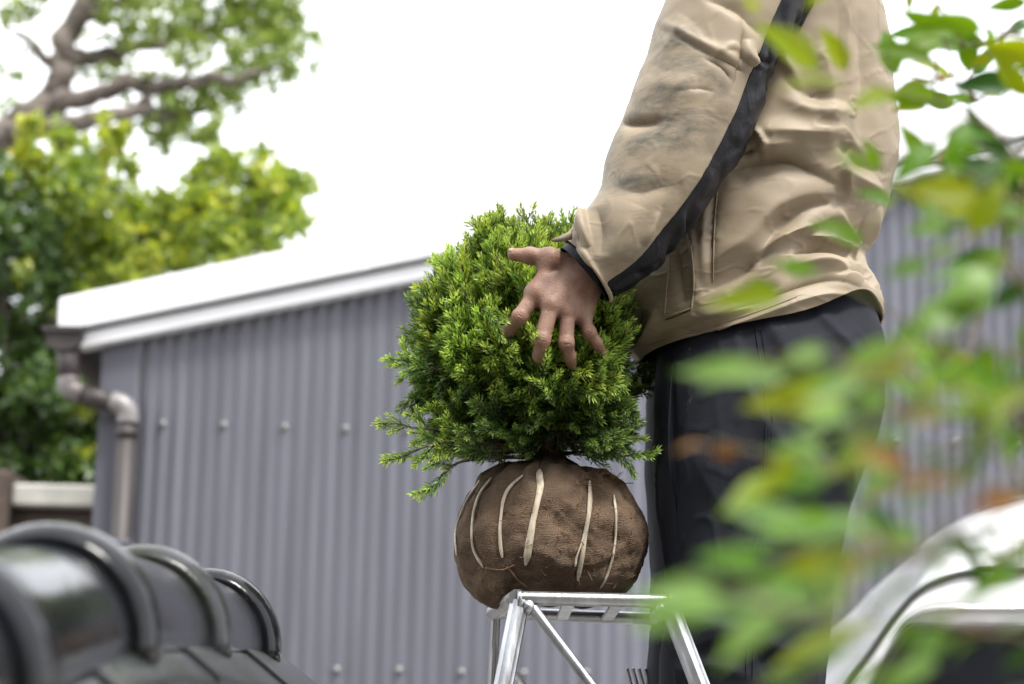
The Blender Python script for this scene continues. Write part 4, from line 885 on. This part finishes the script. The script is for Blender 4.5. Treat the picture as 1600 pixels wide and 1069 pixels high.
if p is not None: MB().tube([p + nn * .001, p + nn * .004], .008, 14).build('pocket_rivet', M['dark'], trs)

# --- jacket: torso
YJ = 3.165
tor = [((1000, 566), (1376, 505), YJ, .184), ((975, 535), (1374, 482), YJ, .186), ((958, 490), (1366, 445), YJ, .178), ((962, 430), (1350, 400), YJ, .175), ((980, 350), (1382, 325), YJ, .178), ((1005, 260), (1400, 250), YJ, .182), ((1025, 160), (1396, 165), YJ, .186), ((1040, 60), (1382, 60), YJ, .19), ((1055, -40), (1350, -50), YJ, .20), ((1080, -110), (1300, -130), YJ, .17), ((1110, -150), (1265, -180), YJ, .075), ((1112, -185), (1250, -215), YJ, .066)]
G = loft(tor, 300, 340, .9); N = gnormals(G)
vv = np.linspace(0, len(tor) - 1, 300)[:, None]; phi = np.linspace(0, 2 * math.pi, 340, endpoint=False)[None]
# hem rides up over the seat on the camera side
lift = np.exp(-((phi - 2.35) / .42) ** 2) * np.clip(1 - vv / 2.6, 0, 1) * .030; G[..., 2] += lift
tf_ = [([(1128, 268), (1180, 252), (1235, 252), (1310, 290)], 20, -.012, -1), ([(1170, 205), (1240, 208), (1330, 212)], 20, .013), ([(1165, 228), (1200, 232), (1240, 226)], 11, .008, 1), ([(1160, 190), (1186, 215), (1196, 250)], 10, .009, -1), ([(1155, 240), (1182, 232), (1190, 250)], 7, -.008),
       ([(1090, 462), (1170, 420), (1215, 360), (1262, 325), (1330, 315)], 22, -.013, 1), ([(1080, 430), (1160, 380), (1220, 320), (1310, 290)], 34, .016), ([(1178, 425), (1190, 395), (1235, 365), (1290, 345)], 12, .010, 1), ([(1235, 398), (1280, 392), (1330, 402)], 9, -.013, 1), ([(1230, 420), (1290, 412), (1350, 440)], 17, .014), ([(1345, 400), (1325, 365), (1310, 320)], 9, .010, 1), ([(1352, 400), (1362, 360), (1372, 320)], 8, .008), ([(1345, 402), (1300, 375), (1260, 370)], 8, .008, -1), ([(1335, 410), (1345, 385), (1348, 345)], 6, -.008), ([(1300, 430), (1340, 425), (1366, 450)], 9, -.008, 1),
       ([(1280, 60), (1300, 150), (1290, 230)], 26, .008), ([(1340, 40), (1352, 140), (1345, 240)], 20, -.006, 1), ([(1220, 110), (1260, 150), (1330, 160)], 18, -.007, 1), ([(1215, 150), (1270, 175), (1340, 172)], 14, .006), ([(1195, 60), (1230, 100), (1260, 160)], 14, .008), ([(1300, 215), (1345, 260), (1380, 270)], 14, -.007, 1), ([(1310, 262), (1350, 285), (1380, 300)], 10, .007), ([(1330, 230), (1318, 270), (1330, 310)], 9, .006, 1),
       ([(1118, 300), (1112, 360), (1112, 440)], 5, -.004), ([(1105, 300), (1100, 360), (1100, 440)], 9, .005), ([(1078, 350), (1084, 400), (1086, 470)], 7, .006, 1), ([(1060, 380), (1066, 430), (1070, 480)], 7, -.004), ([(1030, 480), (1010, 520), (985, 545)], 12, .009, 1), ([(1000, 480), (990, 510), (975, 525)], 9, -.008), ([(1090, 500), (1130, 490), (1180, 478)], 10, .007, 1), ([(1140, 470), (1170, 455), (1220, 448)], 12, -.008), ([(1050, 510), (1090, 520), (1130, 505)], 9, -.004),
       ([(1010, 547), (1100, 522), (1180, 496), (1245, 472), (1300, 460), (1350, 474), (1368, 498)], 8, .0045), ([(1005, 528), (1100, 500), (1180, 474), (1245, 450), (1300, 440), (1350, 452)], 4, -.0035)]
G = fold(G, N, tf_, 1.6); N = gnormals(G)
nf = nfield(G, 9, 5.1, 3, (.8, 1, 1.3)); nf2 = nfield(G, 17, 2.2, 2, (.7, 1, 1.4)); G = G + N * (nf * .0035 + np.exp(-(nf2 / .045) ** 2) * .0022 * (.4 + np.abs(nf)))[..., None]
G[:, :, :] = G
V = G.reshape(-1, 3); F = grid_faces(*G.shape[:2]); PXg = PX(G)
st = .28 * np.exp(-(((PXg - [1110, 400]) / [120, 110]) ** 2).sum(-1)) + .2 * np.exp(-(((PXg - [1020, 500]) / [70, 60]) ** 2).sum(-1)) + .10
jk = obj('jacket', V, F, M['jacket'], per, attrs={'stain': st.ravel()}); so_ = jk.modifiers.new('s', 'SOLIDIFY'); so_.thickness = .0035; so_.offset = -1
jb = bvh_of(V, F)
def seam(line, name='seam', wd=2.0, m=None, off=.0006): return ribbon(jb, line, wd, m or M['jacket'], name, jk, off, thick=.0010, n=60)
seam([(1122, 285), (1117, 350), (1114, 440)]); seam([(1046, 400), (1042, 450), (1038, 492)]); seam([(1070, 345), (1080, 390), (1084, 440), (1080, 486)], wd=3.5); seam([(1038, 494), (1060, 489), (1082, 482)], wd=3)
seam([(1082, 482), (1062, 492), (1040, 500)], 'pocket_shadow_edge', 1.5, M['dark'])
seam([(1012, 540), (1100, 514), (1180, 488), (1245, 464)], wd=1.6)
seam([(1262, -6), (1254, 18), (1240, 38)], 'yoke_piping', 22, M['dark'], .004)

# --- jacket: sleeve, with the black underarm panel
slv = [((1095, -150), (1300, -80), 2.985, .085), ((1042, 0), (1252, 20), 2.965, .088), ((1008, 100), (1210, 112), 2.955, .086), ((980, 175), (1180, 185), 2.95, .084), ((950, 245), (1142, 262), 2.945, .082), ((942, 295), (1096, 330), 2.94, .078), ((916, 333), (1050, 385), 2.938, .070), ((893, 358), (1002, 436), 2.935, .060), ((884, 378), (952, 470), 2.93, .046)]
G = loft(slv, 240, 240, .95); N = gnormals(G)
sf_ = [([(970, 194), (998, 187), (1040, 187)], 9, -.013, -1), ([(985, 150), (1040, 138), (1100, 150)], 30, .005), ([(1034, 46), (1100, 80), (1168, 116)], 4, -.0035), ([(1036, 36), (1100, 70), (1172, 108)], 7, .005), ([(1098, 92), (1125, 106), (1142, 130)], 4, -.0035), ([(1110, 92), (1140, 74), (1162, 78)], 4, .003), ([(1048, 148), (1090, 141), (1118, 146)], 5, -.002), ([(1165, 62), (1168, 90), (1196, 108)], 9, .010, 1), ([(1180, 80), (1185, 95), (1205, 98)], 5, -.008), ([(1160, 30), (1154, 90), (1140, 150)], 12, -.006, 1),
       ([(955, 290), (1000, 300), (1070, 285)], 22, -.006), ([(914, 316), (914, 350), (922, 388)], 7, .010, -1), ([(932, 322), (940, 360), (938, 402)], 14, -.007), ([(898, 352), (903, 372), (900, 396)], 6, -.006), ([(1004, 384), (1018, 356), (1030, 330)], 6, .006, 1), ([(1078, 30), (1056, 60), (1030, 110)], 16, .006), ([(1100, 0), (1150, 20), (1190, 60)], 13, -.007, 1), ([(1000, 320), (980, 370), (960, 430)], 22, .005), ([(898, 372), (924, 416), (946, 460)], 4, .004)]
G = fold(G, N, sf_, 1.35); N = gnormals(G)
ph2 = np.linspace(0, 2 * math.pi, 240, endpoint=False)[None] * np.ones((240, 1)); tt = np.linspace(0, 1, 240)[:, None] * np.ones((1, 240))
g0 = math.radians(129.2) + 0 * tt; g1 = math.radians(228)
ingus = (ph2 > g0) & (ph2 < g1) & (tt < .985)
nf = nfield(G, 11, 8.3, 3); nf2 = nfield(G, 19, 4.4, 2, (1, 1, .8)); G = G + N * (nf * .0032 + np.exp(-(nf2 / .055) ** 2) * .0009 * (.4 + np.abs(nf)))[..., None]
puck = np.sin(tt * 46 + 5 * nf) * .0020 + np.sin(tt * 19 + 6 * nf) * .0035
G = G + N * np.where(ingus, puck * np.clip(np.sin((ph2 - g0) / (g1 - g0) * math.pi), 0, 1) - .0012, 0)[..., None]
V = G.reshape(-1, 3); F = np.array(grid_faces(240, 240)); fm = ingus.ravel()[F].sum(1) >= 2
PXg = PX(G)
def spot(c, r, a=1.): return a * np.exp(-(((PXg - c) / r) ** 2).sum(-1))
st = spot([1050, 60], [45, 30], .8) + spot([1075, 110], [40, 35], .7) + spot([1060, 165], [70, 50], 1.1) + spot([1020, 220], [70, 60], .7) + spot([990, 280], [55, 60], .75) + spot([1110, 150], [20, 30], .8) + spot([1040, 340], [80, 60], .55) + spot([960, 420], [60, 50], .4) + .10
def sub(name, mask, m, at=None, parent=jk):
    f = F[mask]; u, inv = np.unique(f, return_inverse=True); o = obj(name, V[u], inv.reshape(f.shape), m, parent, attrs={'stain': np.clip(at.ravel()[u], 0, 1)} if at is not None else None)
    s2 = o.modifiers.new('s', 'SOLIDIFY'); s2.thickness = .003; s2.offset = -1; return o
sub('sleeve', ~fm, M['jacket'], st); sub('underarm_panel', fm, M['dark'])
sb = bvh_of(V, [tuple(f) for f in F])
for ln in ([(1034, 42), (1100, 82), (1168, 116)], [(1168, 116), (1160, 150), (1146, 178)]): ribbon(sb, ln, 2, M['jacket'], 'seam', jk, .0007, thick=.001)
# cuff lining, strap and tab
lin = [((892, 380), (944, 455), 2.93, .038), ((884, 384), (944, 462), 2.93, .037), ((877, 390), (944, 468), 2.93, .035)]
Gc = loft(lin, 14, 60, .95); oc = obj('cuff_lining', Gc.reshape(-1, 3), grid_faces(14, 60), M['dark'], jk); oc.modifiers.new('s', 'SOLIDIFY').thickness = .002
tabp = [W(*q) for q in ((893, 366, 2.90), (884, 370, 2.895), (872, 374, 2.89), (862, 376, 2.888))]
P = spline(tabp, 8); Gt = np.stack([P + np.array([0, -.004, h]) * [1, 1, 1] * np.linspace(1, .25, 8)[:, None] for h in (.006, -.009)], 1); ot = obj('cuff_tab', Gt.reshape(-1, 3), grid_faces(8, 2, False), M['jacket'], jk, attrs={'stain': np.full(16, .8)}); ot.modifiers.new('s', 'SOLIDIFY').thickness = .0025
ribbon(sb, [(900, 372), (915, 400), (932, 432), (946, 462)], 7, M['jacket'], 'cuff_band', jk, .002, taper=False)
# far sleeve (other arm round the back of the shrub)
Gm = loft([(a, b, 2 * YM - y + .01, h) for (a, b, y, h) in slv[:3]] + [(a, b, 2 * YB - y + .03, h) for (a, b, y, h) in slv[3:]], 70, 60, .95)
om = obj('sleeve', Gm.reshape(-1, 3), grid_faces(70, 60), M['jacket'], jk, attrs={'stain': np.full(70 * 60, .1)}); om.modifiers.new('s', 'SOLIDIFY').thickness = .003

# ------------------------------------------------------------------ nandina branches (right foreground)
def leaf_data(name, m, wr_, bend, fold_):
    nx, V = 11, []
    for i in range(nx):
        t = i / (nx - 1); wdt = wr_ * .5 * (math.sin(math.pi * t ** .72) ** 1.05) * (1 - .30 * t) * 1.22 if 0 < t < 1 else 0.002
        for s in (-1, -.5, 0, .5, 1): V.append((t, s * wdt, -bend * (t - .5) ** 2 * 4 * .25 + fold_ * abs(s) * wdt + .012 * math.sin(9 * t + 4 * s) * abs(s)))
    return mesh_data(name, V, grid_faces(nx, 5, False), m)
LEAF = {k: [leaf_data('leaf', M['leaf_' + k], wr_, bd, fd) for wr_, bd, fd in ((.33, .35, .25), (.40, .2, .35), (.36, .5, .15), (.30, .1, .3))] for k in 'gyprd'}
# tip, base, depth, kind (photo pixels)
NL = {
 1: [((1175, 30), (1285, 102), 1.35, 'y'), ((1280, 38), (1324, 110), 1.6, 'y'), ((1379, 38), (1399, 112), 1.8, 'g'), ((1210, 132), (1322, 126), 1.3, 'y'), ((1325, 168), (1402, 140), 1.4, 'y'), ((1255, 12), (1300, -20), 1.5, 'y'), ((1160, -15), (1185, 20), 1.3, 'y')],
 2: [((1509, 32), (1515, 110), 1.95, 'g'), ((1464, 46), (1541, 72), 1.95, 'g'), ((1545, 50), (1548, 78), 1.95, 'g'), ((1516, 100), (1548, 90), 1.9, 'y'), ((1424, 91), (1490, 120), 1.9, 'y'), ((1392, 143), (1460, 127), 1.85, 'y'), ((1462, 128), (1488, 118), 1.9, 'r'), ((1530, 138), (1592, 122), 1.9, 'g'), ((1536, 14), (1604, 2), 1.8, 'g'), ((1575, 56), (1606, 32), 1.8, 'd'), ((1585, 110), (1620, 95), 1.8, 'g'), ((1420, 20), (1424, -12), 1.9, 'y'), ((1580, 90), (1612, 60), 1.7, 'g')],
 3: [((1508, 163), (1556, 245), 1.75, 'd'), ((1404, 190), (1452, 260), 1.75, 'g'), ((1460, 255), (1500, 225), 1.7, 'r'), ((1482, 330), (1474, 262), 1.7, 'g'), ((1350, 212), (1374, 268), 1.55, 'g'), ((1333, 296), (1400, 316), 1.5, 'g'), ((1388, 288), (1445, 312), 1.6, 'g'), ((1590, 310), (1572, 240), 1.6, 'd'), ((1555, 300), (1585, 250), 1.6, 'g'), ((1257, 343), (1352, 375), 1.45, 'g'), ((1300, 235), (1360, 262), 1.2, 'g'), ((1412, 362), (1480, 352), 1.3, 'g'), ((1525, 348), (1605, 324), 1.45, 'g'), ((1500, 300), (1530, 265), 1.6, 'g'), ((1430, 330), (1480, 335), 1.15, 'p'), ((1598, 230), (1630, 200), 1.6, 'g'), ((1560, 365), (1610, 350), 1.3, 'g')],
 4: [((1092, 476), (1224, 462), 1.3, 'y'), ((1165, 432), (1222, 464), 1.35, 'g'), ((1200, 410), (1278, 426), 1.35, 'g'), ((1380, 430), (1450, 410), 1.2, 'g'), ((1500, 420), (1580, 400), 1.25, 'g'), ((1440, 400), (1500, 385), 1.2, 'p'), ((1540, 480), (1600, 440), 1.1, 'd'), ((1480, 520), (1530, 460), 1.1, 'g'), ((1400, 560), (1420, 500), 1.05, 'g'), ((1450, 590), (1490, 530), 1.1, 'g'), ((1560, 600), (1540, 540), 1.1, 'g'), ((1590, 560), (1610, 500), 1.1, 'g'), ((1540, 640), (1600, 610), 1.05, 'g'), ((1500, 570), (1560, 560), 1.15, 'g')],
 5: [((1048, 580), (1226, 585), 1.0, 'p'), ((1205, 580), (1290, 540), .98, 'p'), ((1310, 575), (1400, 535), .98, 'p'), ((1160, 628), (1325, 622), 1.0, 'y'), ((1345, 600), (1410, 570), .95, 'y'), ((1290, 610), (1370, 590), .95, 'p'), ((1050, 702), (1110, 690), 1.05, 'r'), ((1108, 712), (1155, 700), 1.05, 'r'), ((1180, 728), (1230, 712), 1.0, 'r'), ((1295, 720), (1370, 660), .95, 'p'), ((1200, 700), (1290, 730), .95, 'p'), ((1121, 798), (1246, 738), 1.05, 'y'), ((1280, 738), (1405, 718), 1.0, 'y'), ((1380, 640), (1480, 650), .95, 'r'), ((1410, 690), (1490, 730), .95, 'g'), ((1380, 765), (1510, 750), .92, 'r'), ((1500, 800), (1590, 770), .95, 'r'), ((1500, 700), (1570, 660), 1.0, 'g'), ((1430, 660), (1520, 620), .9, 'p'), ((1480, 780), (1530, 720), 1.0, 'g')],
 6: [((1125, 790), (1280, 830), .88, 'p'), ((1082, 870), (1200, 880), .88, 'p'), ((1200, 890), (1350, 885), .92, 'y'), ((1140, 935), (1285, 925), .86, 'p'), ((985, 930), (1130, 935), .82, 'p'), ((980, 975), (1090, 960), .82, 'p'), ((1330, 985), (1420, 900), 1.0, 'd'), ((1190, 1054), (1372, 970), 1.0, 'y'), ((1250, 1040), (1340, 1010), .9, 'p'), ((1300, 800), (1380, 840), .88, 'p'), ((1270, 960), (1330, 930), .95, 'p'), ((1370, 880), (1430, 820), .95, 'g'), ((1470, 850), (1560, 870), 1.15, 'd'), ((1485, 950), (1600, 900), 1.1, 'g'), ((1520, 900), (1500, 830), 1.1, 'd'), ((1540, 1000), (1620, 960), 1.0, 'd'), ((1560, 1050), (1620, 1010), 1.0, 'd'), ((1420, 1040), (1480, 980), .9, 'g'), ((1440, 950), (1500, 970), .95, 'g'), ((1300, 1080), (1400, 1040), .9, 'g'), ((1180, 1075), (1260, 1060), .95, 'g'), ((1250, 850), (1340, 800), .85, 'p'), ((1395, 800), (1450, 770), .9, 'g')]}
rx_ = np.random.default_rng(44)
def cloud(g_, n, x0, x1, y0, y1, d0_, d1_, kinds, l0=.030, l1=.052):
    for _ in range(n):
        b_ = np.array([rx_.uniform(x0, x1), rx_.uniform(y0, y1)]); d_ = rx_.uniform(d0_, d1_); a_ = rx_.normal(math.pi * .93, .65); l_ = rx_.uniform(l0, l1) * FPX / d_
        NL[g_].append((tuple(b_ + l_ * np.array([math.cos(a_), math.sin(a_) * .8])), tuple(b_), d_, kinds[int(rx_.integers(0, len(kinds)))]))
cloud(2, 9, 1440, 1650, 0, 170, 1.6, 1.95, 'gdgyg', .034, .055); cloud(3, 7, 1400, 1640, 180, 330, 1.35, 1.75, 'gdgyr', .036, .058); cloud(3, 8, 1440, 1640, 190, 340, 1.5, 1.9, 'ggdgy'); cloud(4, 14, 1430, 1660, 300, 640, 1.05, 1.5, 'gggdyp'); cloud(5, 9, 1400, 1660, 560, 800, .92, 1.15, 'gpyrgd'); cloud(6, 5, 1300, 1640, 800, 1080, .88, 1.1, 'gpdyg'); cloud(5, 4, 1230, 1420, 560, 760, .9, 1.0, 'ppy'); cloud(6, 3, 1130, 1300, 800, 960, .82, .9, 'pp')
for g_ in NL: NL[g_] = [(t_, b_, d_ * 1.10 if d_ < 1.2 else d_, k_) for t_, b_, d_, k_ in NL[g_]]
NL[5] += [((1085, 600), (1170, 575), 1.0, 'p'), ((1240, 600), (1300, 575), .95, 'g'), ((1330, 640), (1395, 610), .95, 'g'), ((1250, 665), (1330, 640), .98, 'p'), ((1350, 700), (1420, 670), .95, 'p'), ((1210, 765), (1290, 745), .95, 'g'), ((1330, 770), (1400, 745), .98, 'p'), ((1420, 620), (1480, 590), 1.0, 'g')]
NL[6] += [((1150, 835), (1230, 850), .9, 'p'), ((1290, 860), (1370, 850), .92, 'g'), ((1040, 905), (1120, 915), .84, 'p'), ((1230, 985), (1300, 965), .9, 'p'), ((1160, 985), (1240, 960), .88, 'p'), ((1330, 905), (1400, 870), .95, 'g'), ((1440, 870), (1500, 840), 1.05, 'd'), ((1380, 1010), (1440, 965), .98, 'g')]
PL = {1: 'A', 2: 'A', 3: 'A', 4: 'B', 5: 'C', 6: 'C'}
plants = {}
for key, (lab, dep, px) in {'A': ('nandina branch with sharper green leaves across the upper right', 1.8, 1760), 'B': ('nandina branch with blurred leaves beside the jacket hem', 1.2, 1790), 'C': ('nearest nandina branches with pale blurred leaves and reddish tips, lower right', .98, 1800)}.items():
    p = W(px, 1000, dep); plants[key] = (empty('nandina_plant', (p[0], dep, 0), lab, 'plant', 'nandina plants in the right foreground'), p, dep)
rn = np.random.default_rng(5)
tops = {'A': [], 'B': [], 'C': []}
for g_, lst in NL.items():
    root, p0_, dep = plants[PL[g_]]; bases = []
    # a few further leaves of the same spray, a little behind, thicken it
    extra = []
    for (t_, b_, d_, k_) in lst:
        if t_[0] > 1380 and rn.uniform() < .55:
            o_ = rn.normal(0, 28, 2) + [18, 6]; a_ = rn.normal(0, .6); v_ = np.array(t_) - b_; c_, s_ = math.cos(a_), math.sin(a_); v_ = np.array([c_ * v_[0] - s_ * v_[1], s_ * v_[0] + c_ * v_[1]])
            extra.append((tuple(np.array(b_) + o_ + v_ * .9), tuple(np.array(b_) + o_), d_ * rn.uniform(.97, 1.1), k_))
    for (t_, b_, d_, k_) in lst + extra:
        T_ = W(*t_, d_ + rn.normal(0, .010)); B_ = W(*b_, d_); ax = T_ - B_; Ln = np.linalg.norm(ax); x = ax / Ln
        nrm = (CAM - B_) / np.linalg.norm(CAM - B_) * (rn.uniform(.6, 1.1) if g_ <= 4 else rn.uniform(.25, .9)) + np.array([0, 0, rn.uniform(.1, .6) if g_ <= 4 else rn.uniform(.25, .8)]) + rn.normal(0, .25, 3)
        z = nrm - x * (nrm @ x); z /= np.linalg.norm(z); y = np.cross(z, x)
        o = bpy.data.objects.new('leaf', LEAF[k_][int(rn.integers(0, 4))]); link(o, root); m4 = Matrix.Identity(4)
        for i in range(3):
            m4[i][0], m4[i][1], m4[i][2], m4[i][3] = x[i] * Ln, y[i] * Ln, z[i] * Ln, B_[i] - root.location[i]
        o.matrix_local = m4; bases.append(B_)
    # branchlets: every leaf base joins the nearest base farther right, the rightmost ones join the cane
    bases = sorted(bases, key=lambda q: -q[0]); zs = np.array([q[2] for q in bases]); ends = [np.array([p0_[0], dep, float(z)]) for z in np.quantile(zs, (.2, .5, .8)) - .05]
    par = []; load = np.ones(len(bases))
    for i, q in enumerate(bases):
        js = [j for j in range(i) if bases[j][0] - q[0] > .006]
        d = [np.linalg.norm((bases[j] - q) * [1, .8, 1.3]) for j in js]; de = [np.linalg.norm((e - q) * [.55, .8, 1.2]) for e in ends]
        par.append(js[int(np.argmin(d))] if js and min(d) < min(de) else -1 - int(np.argmin(de)))
    for i in range(len(bases) - 1, -1, -1):
        if par[i] >= 0: load[par[i]] += load[i]
    br = MB()
    for i, q in enumerate(bases):
        e = bases[par[i]] if par[i] >= 0 else ends[-1 - par[i]]; r0 = .00055 + .00022 * load[i] ** .6; r1 = r0 if par[i] < 0 else .00055 + .00022 * load[par[i]] ** .6; Ls = np.linalg.norm(e - q)
        br.tube(spline([q, q + (e - q) * .35 + np.array([0, 0, .05 * Ls]) + rn.normal(0, .03 * Ls, 3), q + (e - q) * .72 + np.array([0, 0, .04 * Ls]) + rn.normal(0, .02 * Ls, 3), e], 12), np.linspace(r0, r1, 12), 6, False)
    br.build('branch', M['cane'], root); tops[PL[g_]] += [e[2] for e in ends]
for k, (root, p0_, dep) in plants.items():
    zt = max(tops[k]) + .05; MB().tube(spline([(p0_[0] + .05, dep + .02, 0), (p0_[0] + .03, dep, zt * .5), (p0_[0], dep, zt)], 20), np.linspace(.006, .0025, 20), 8).build('cane', M['cane'], root)
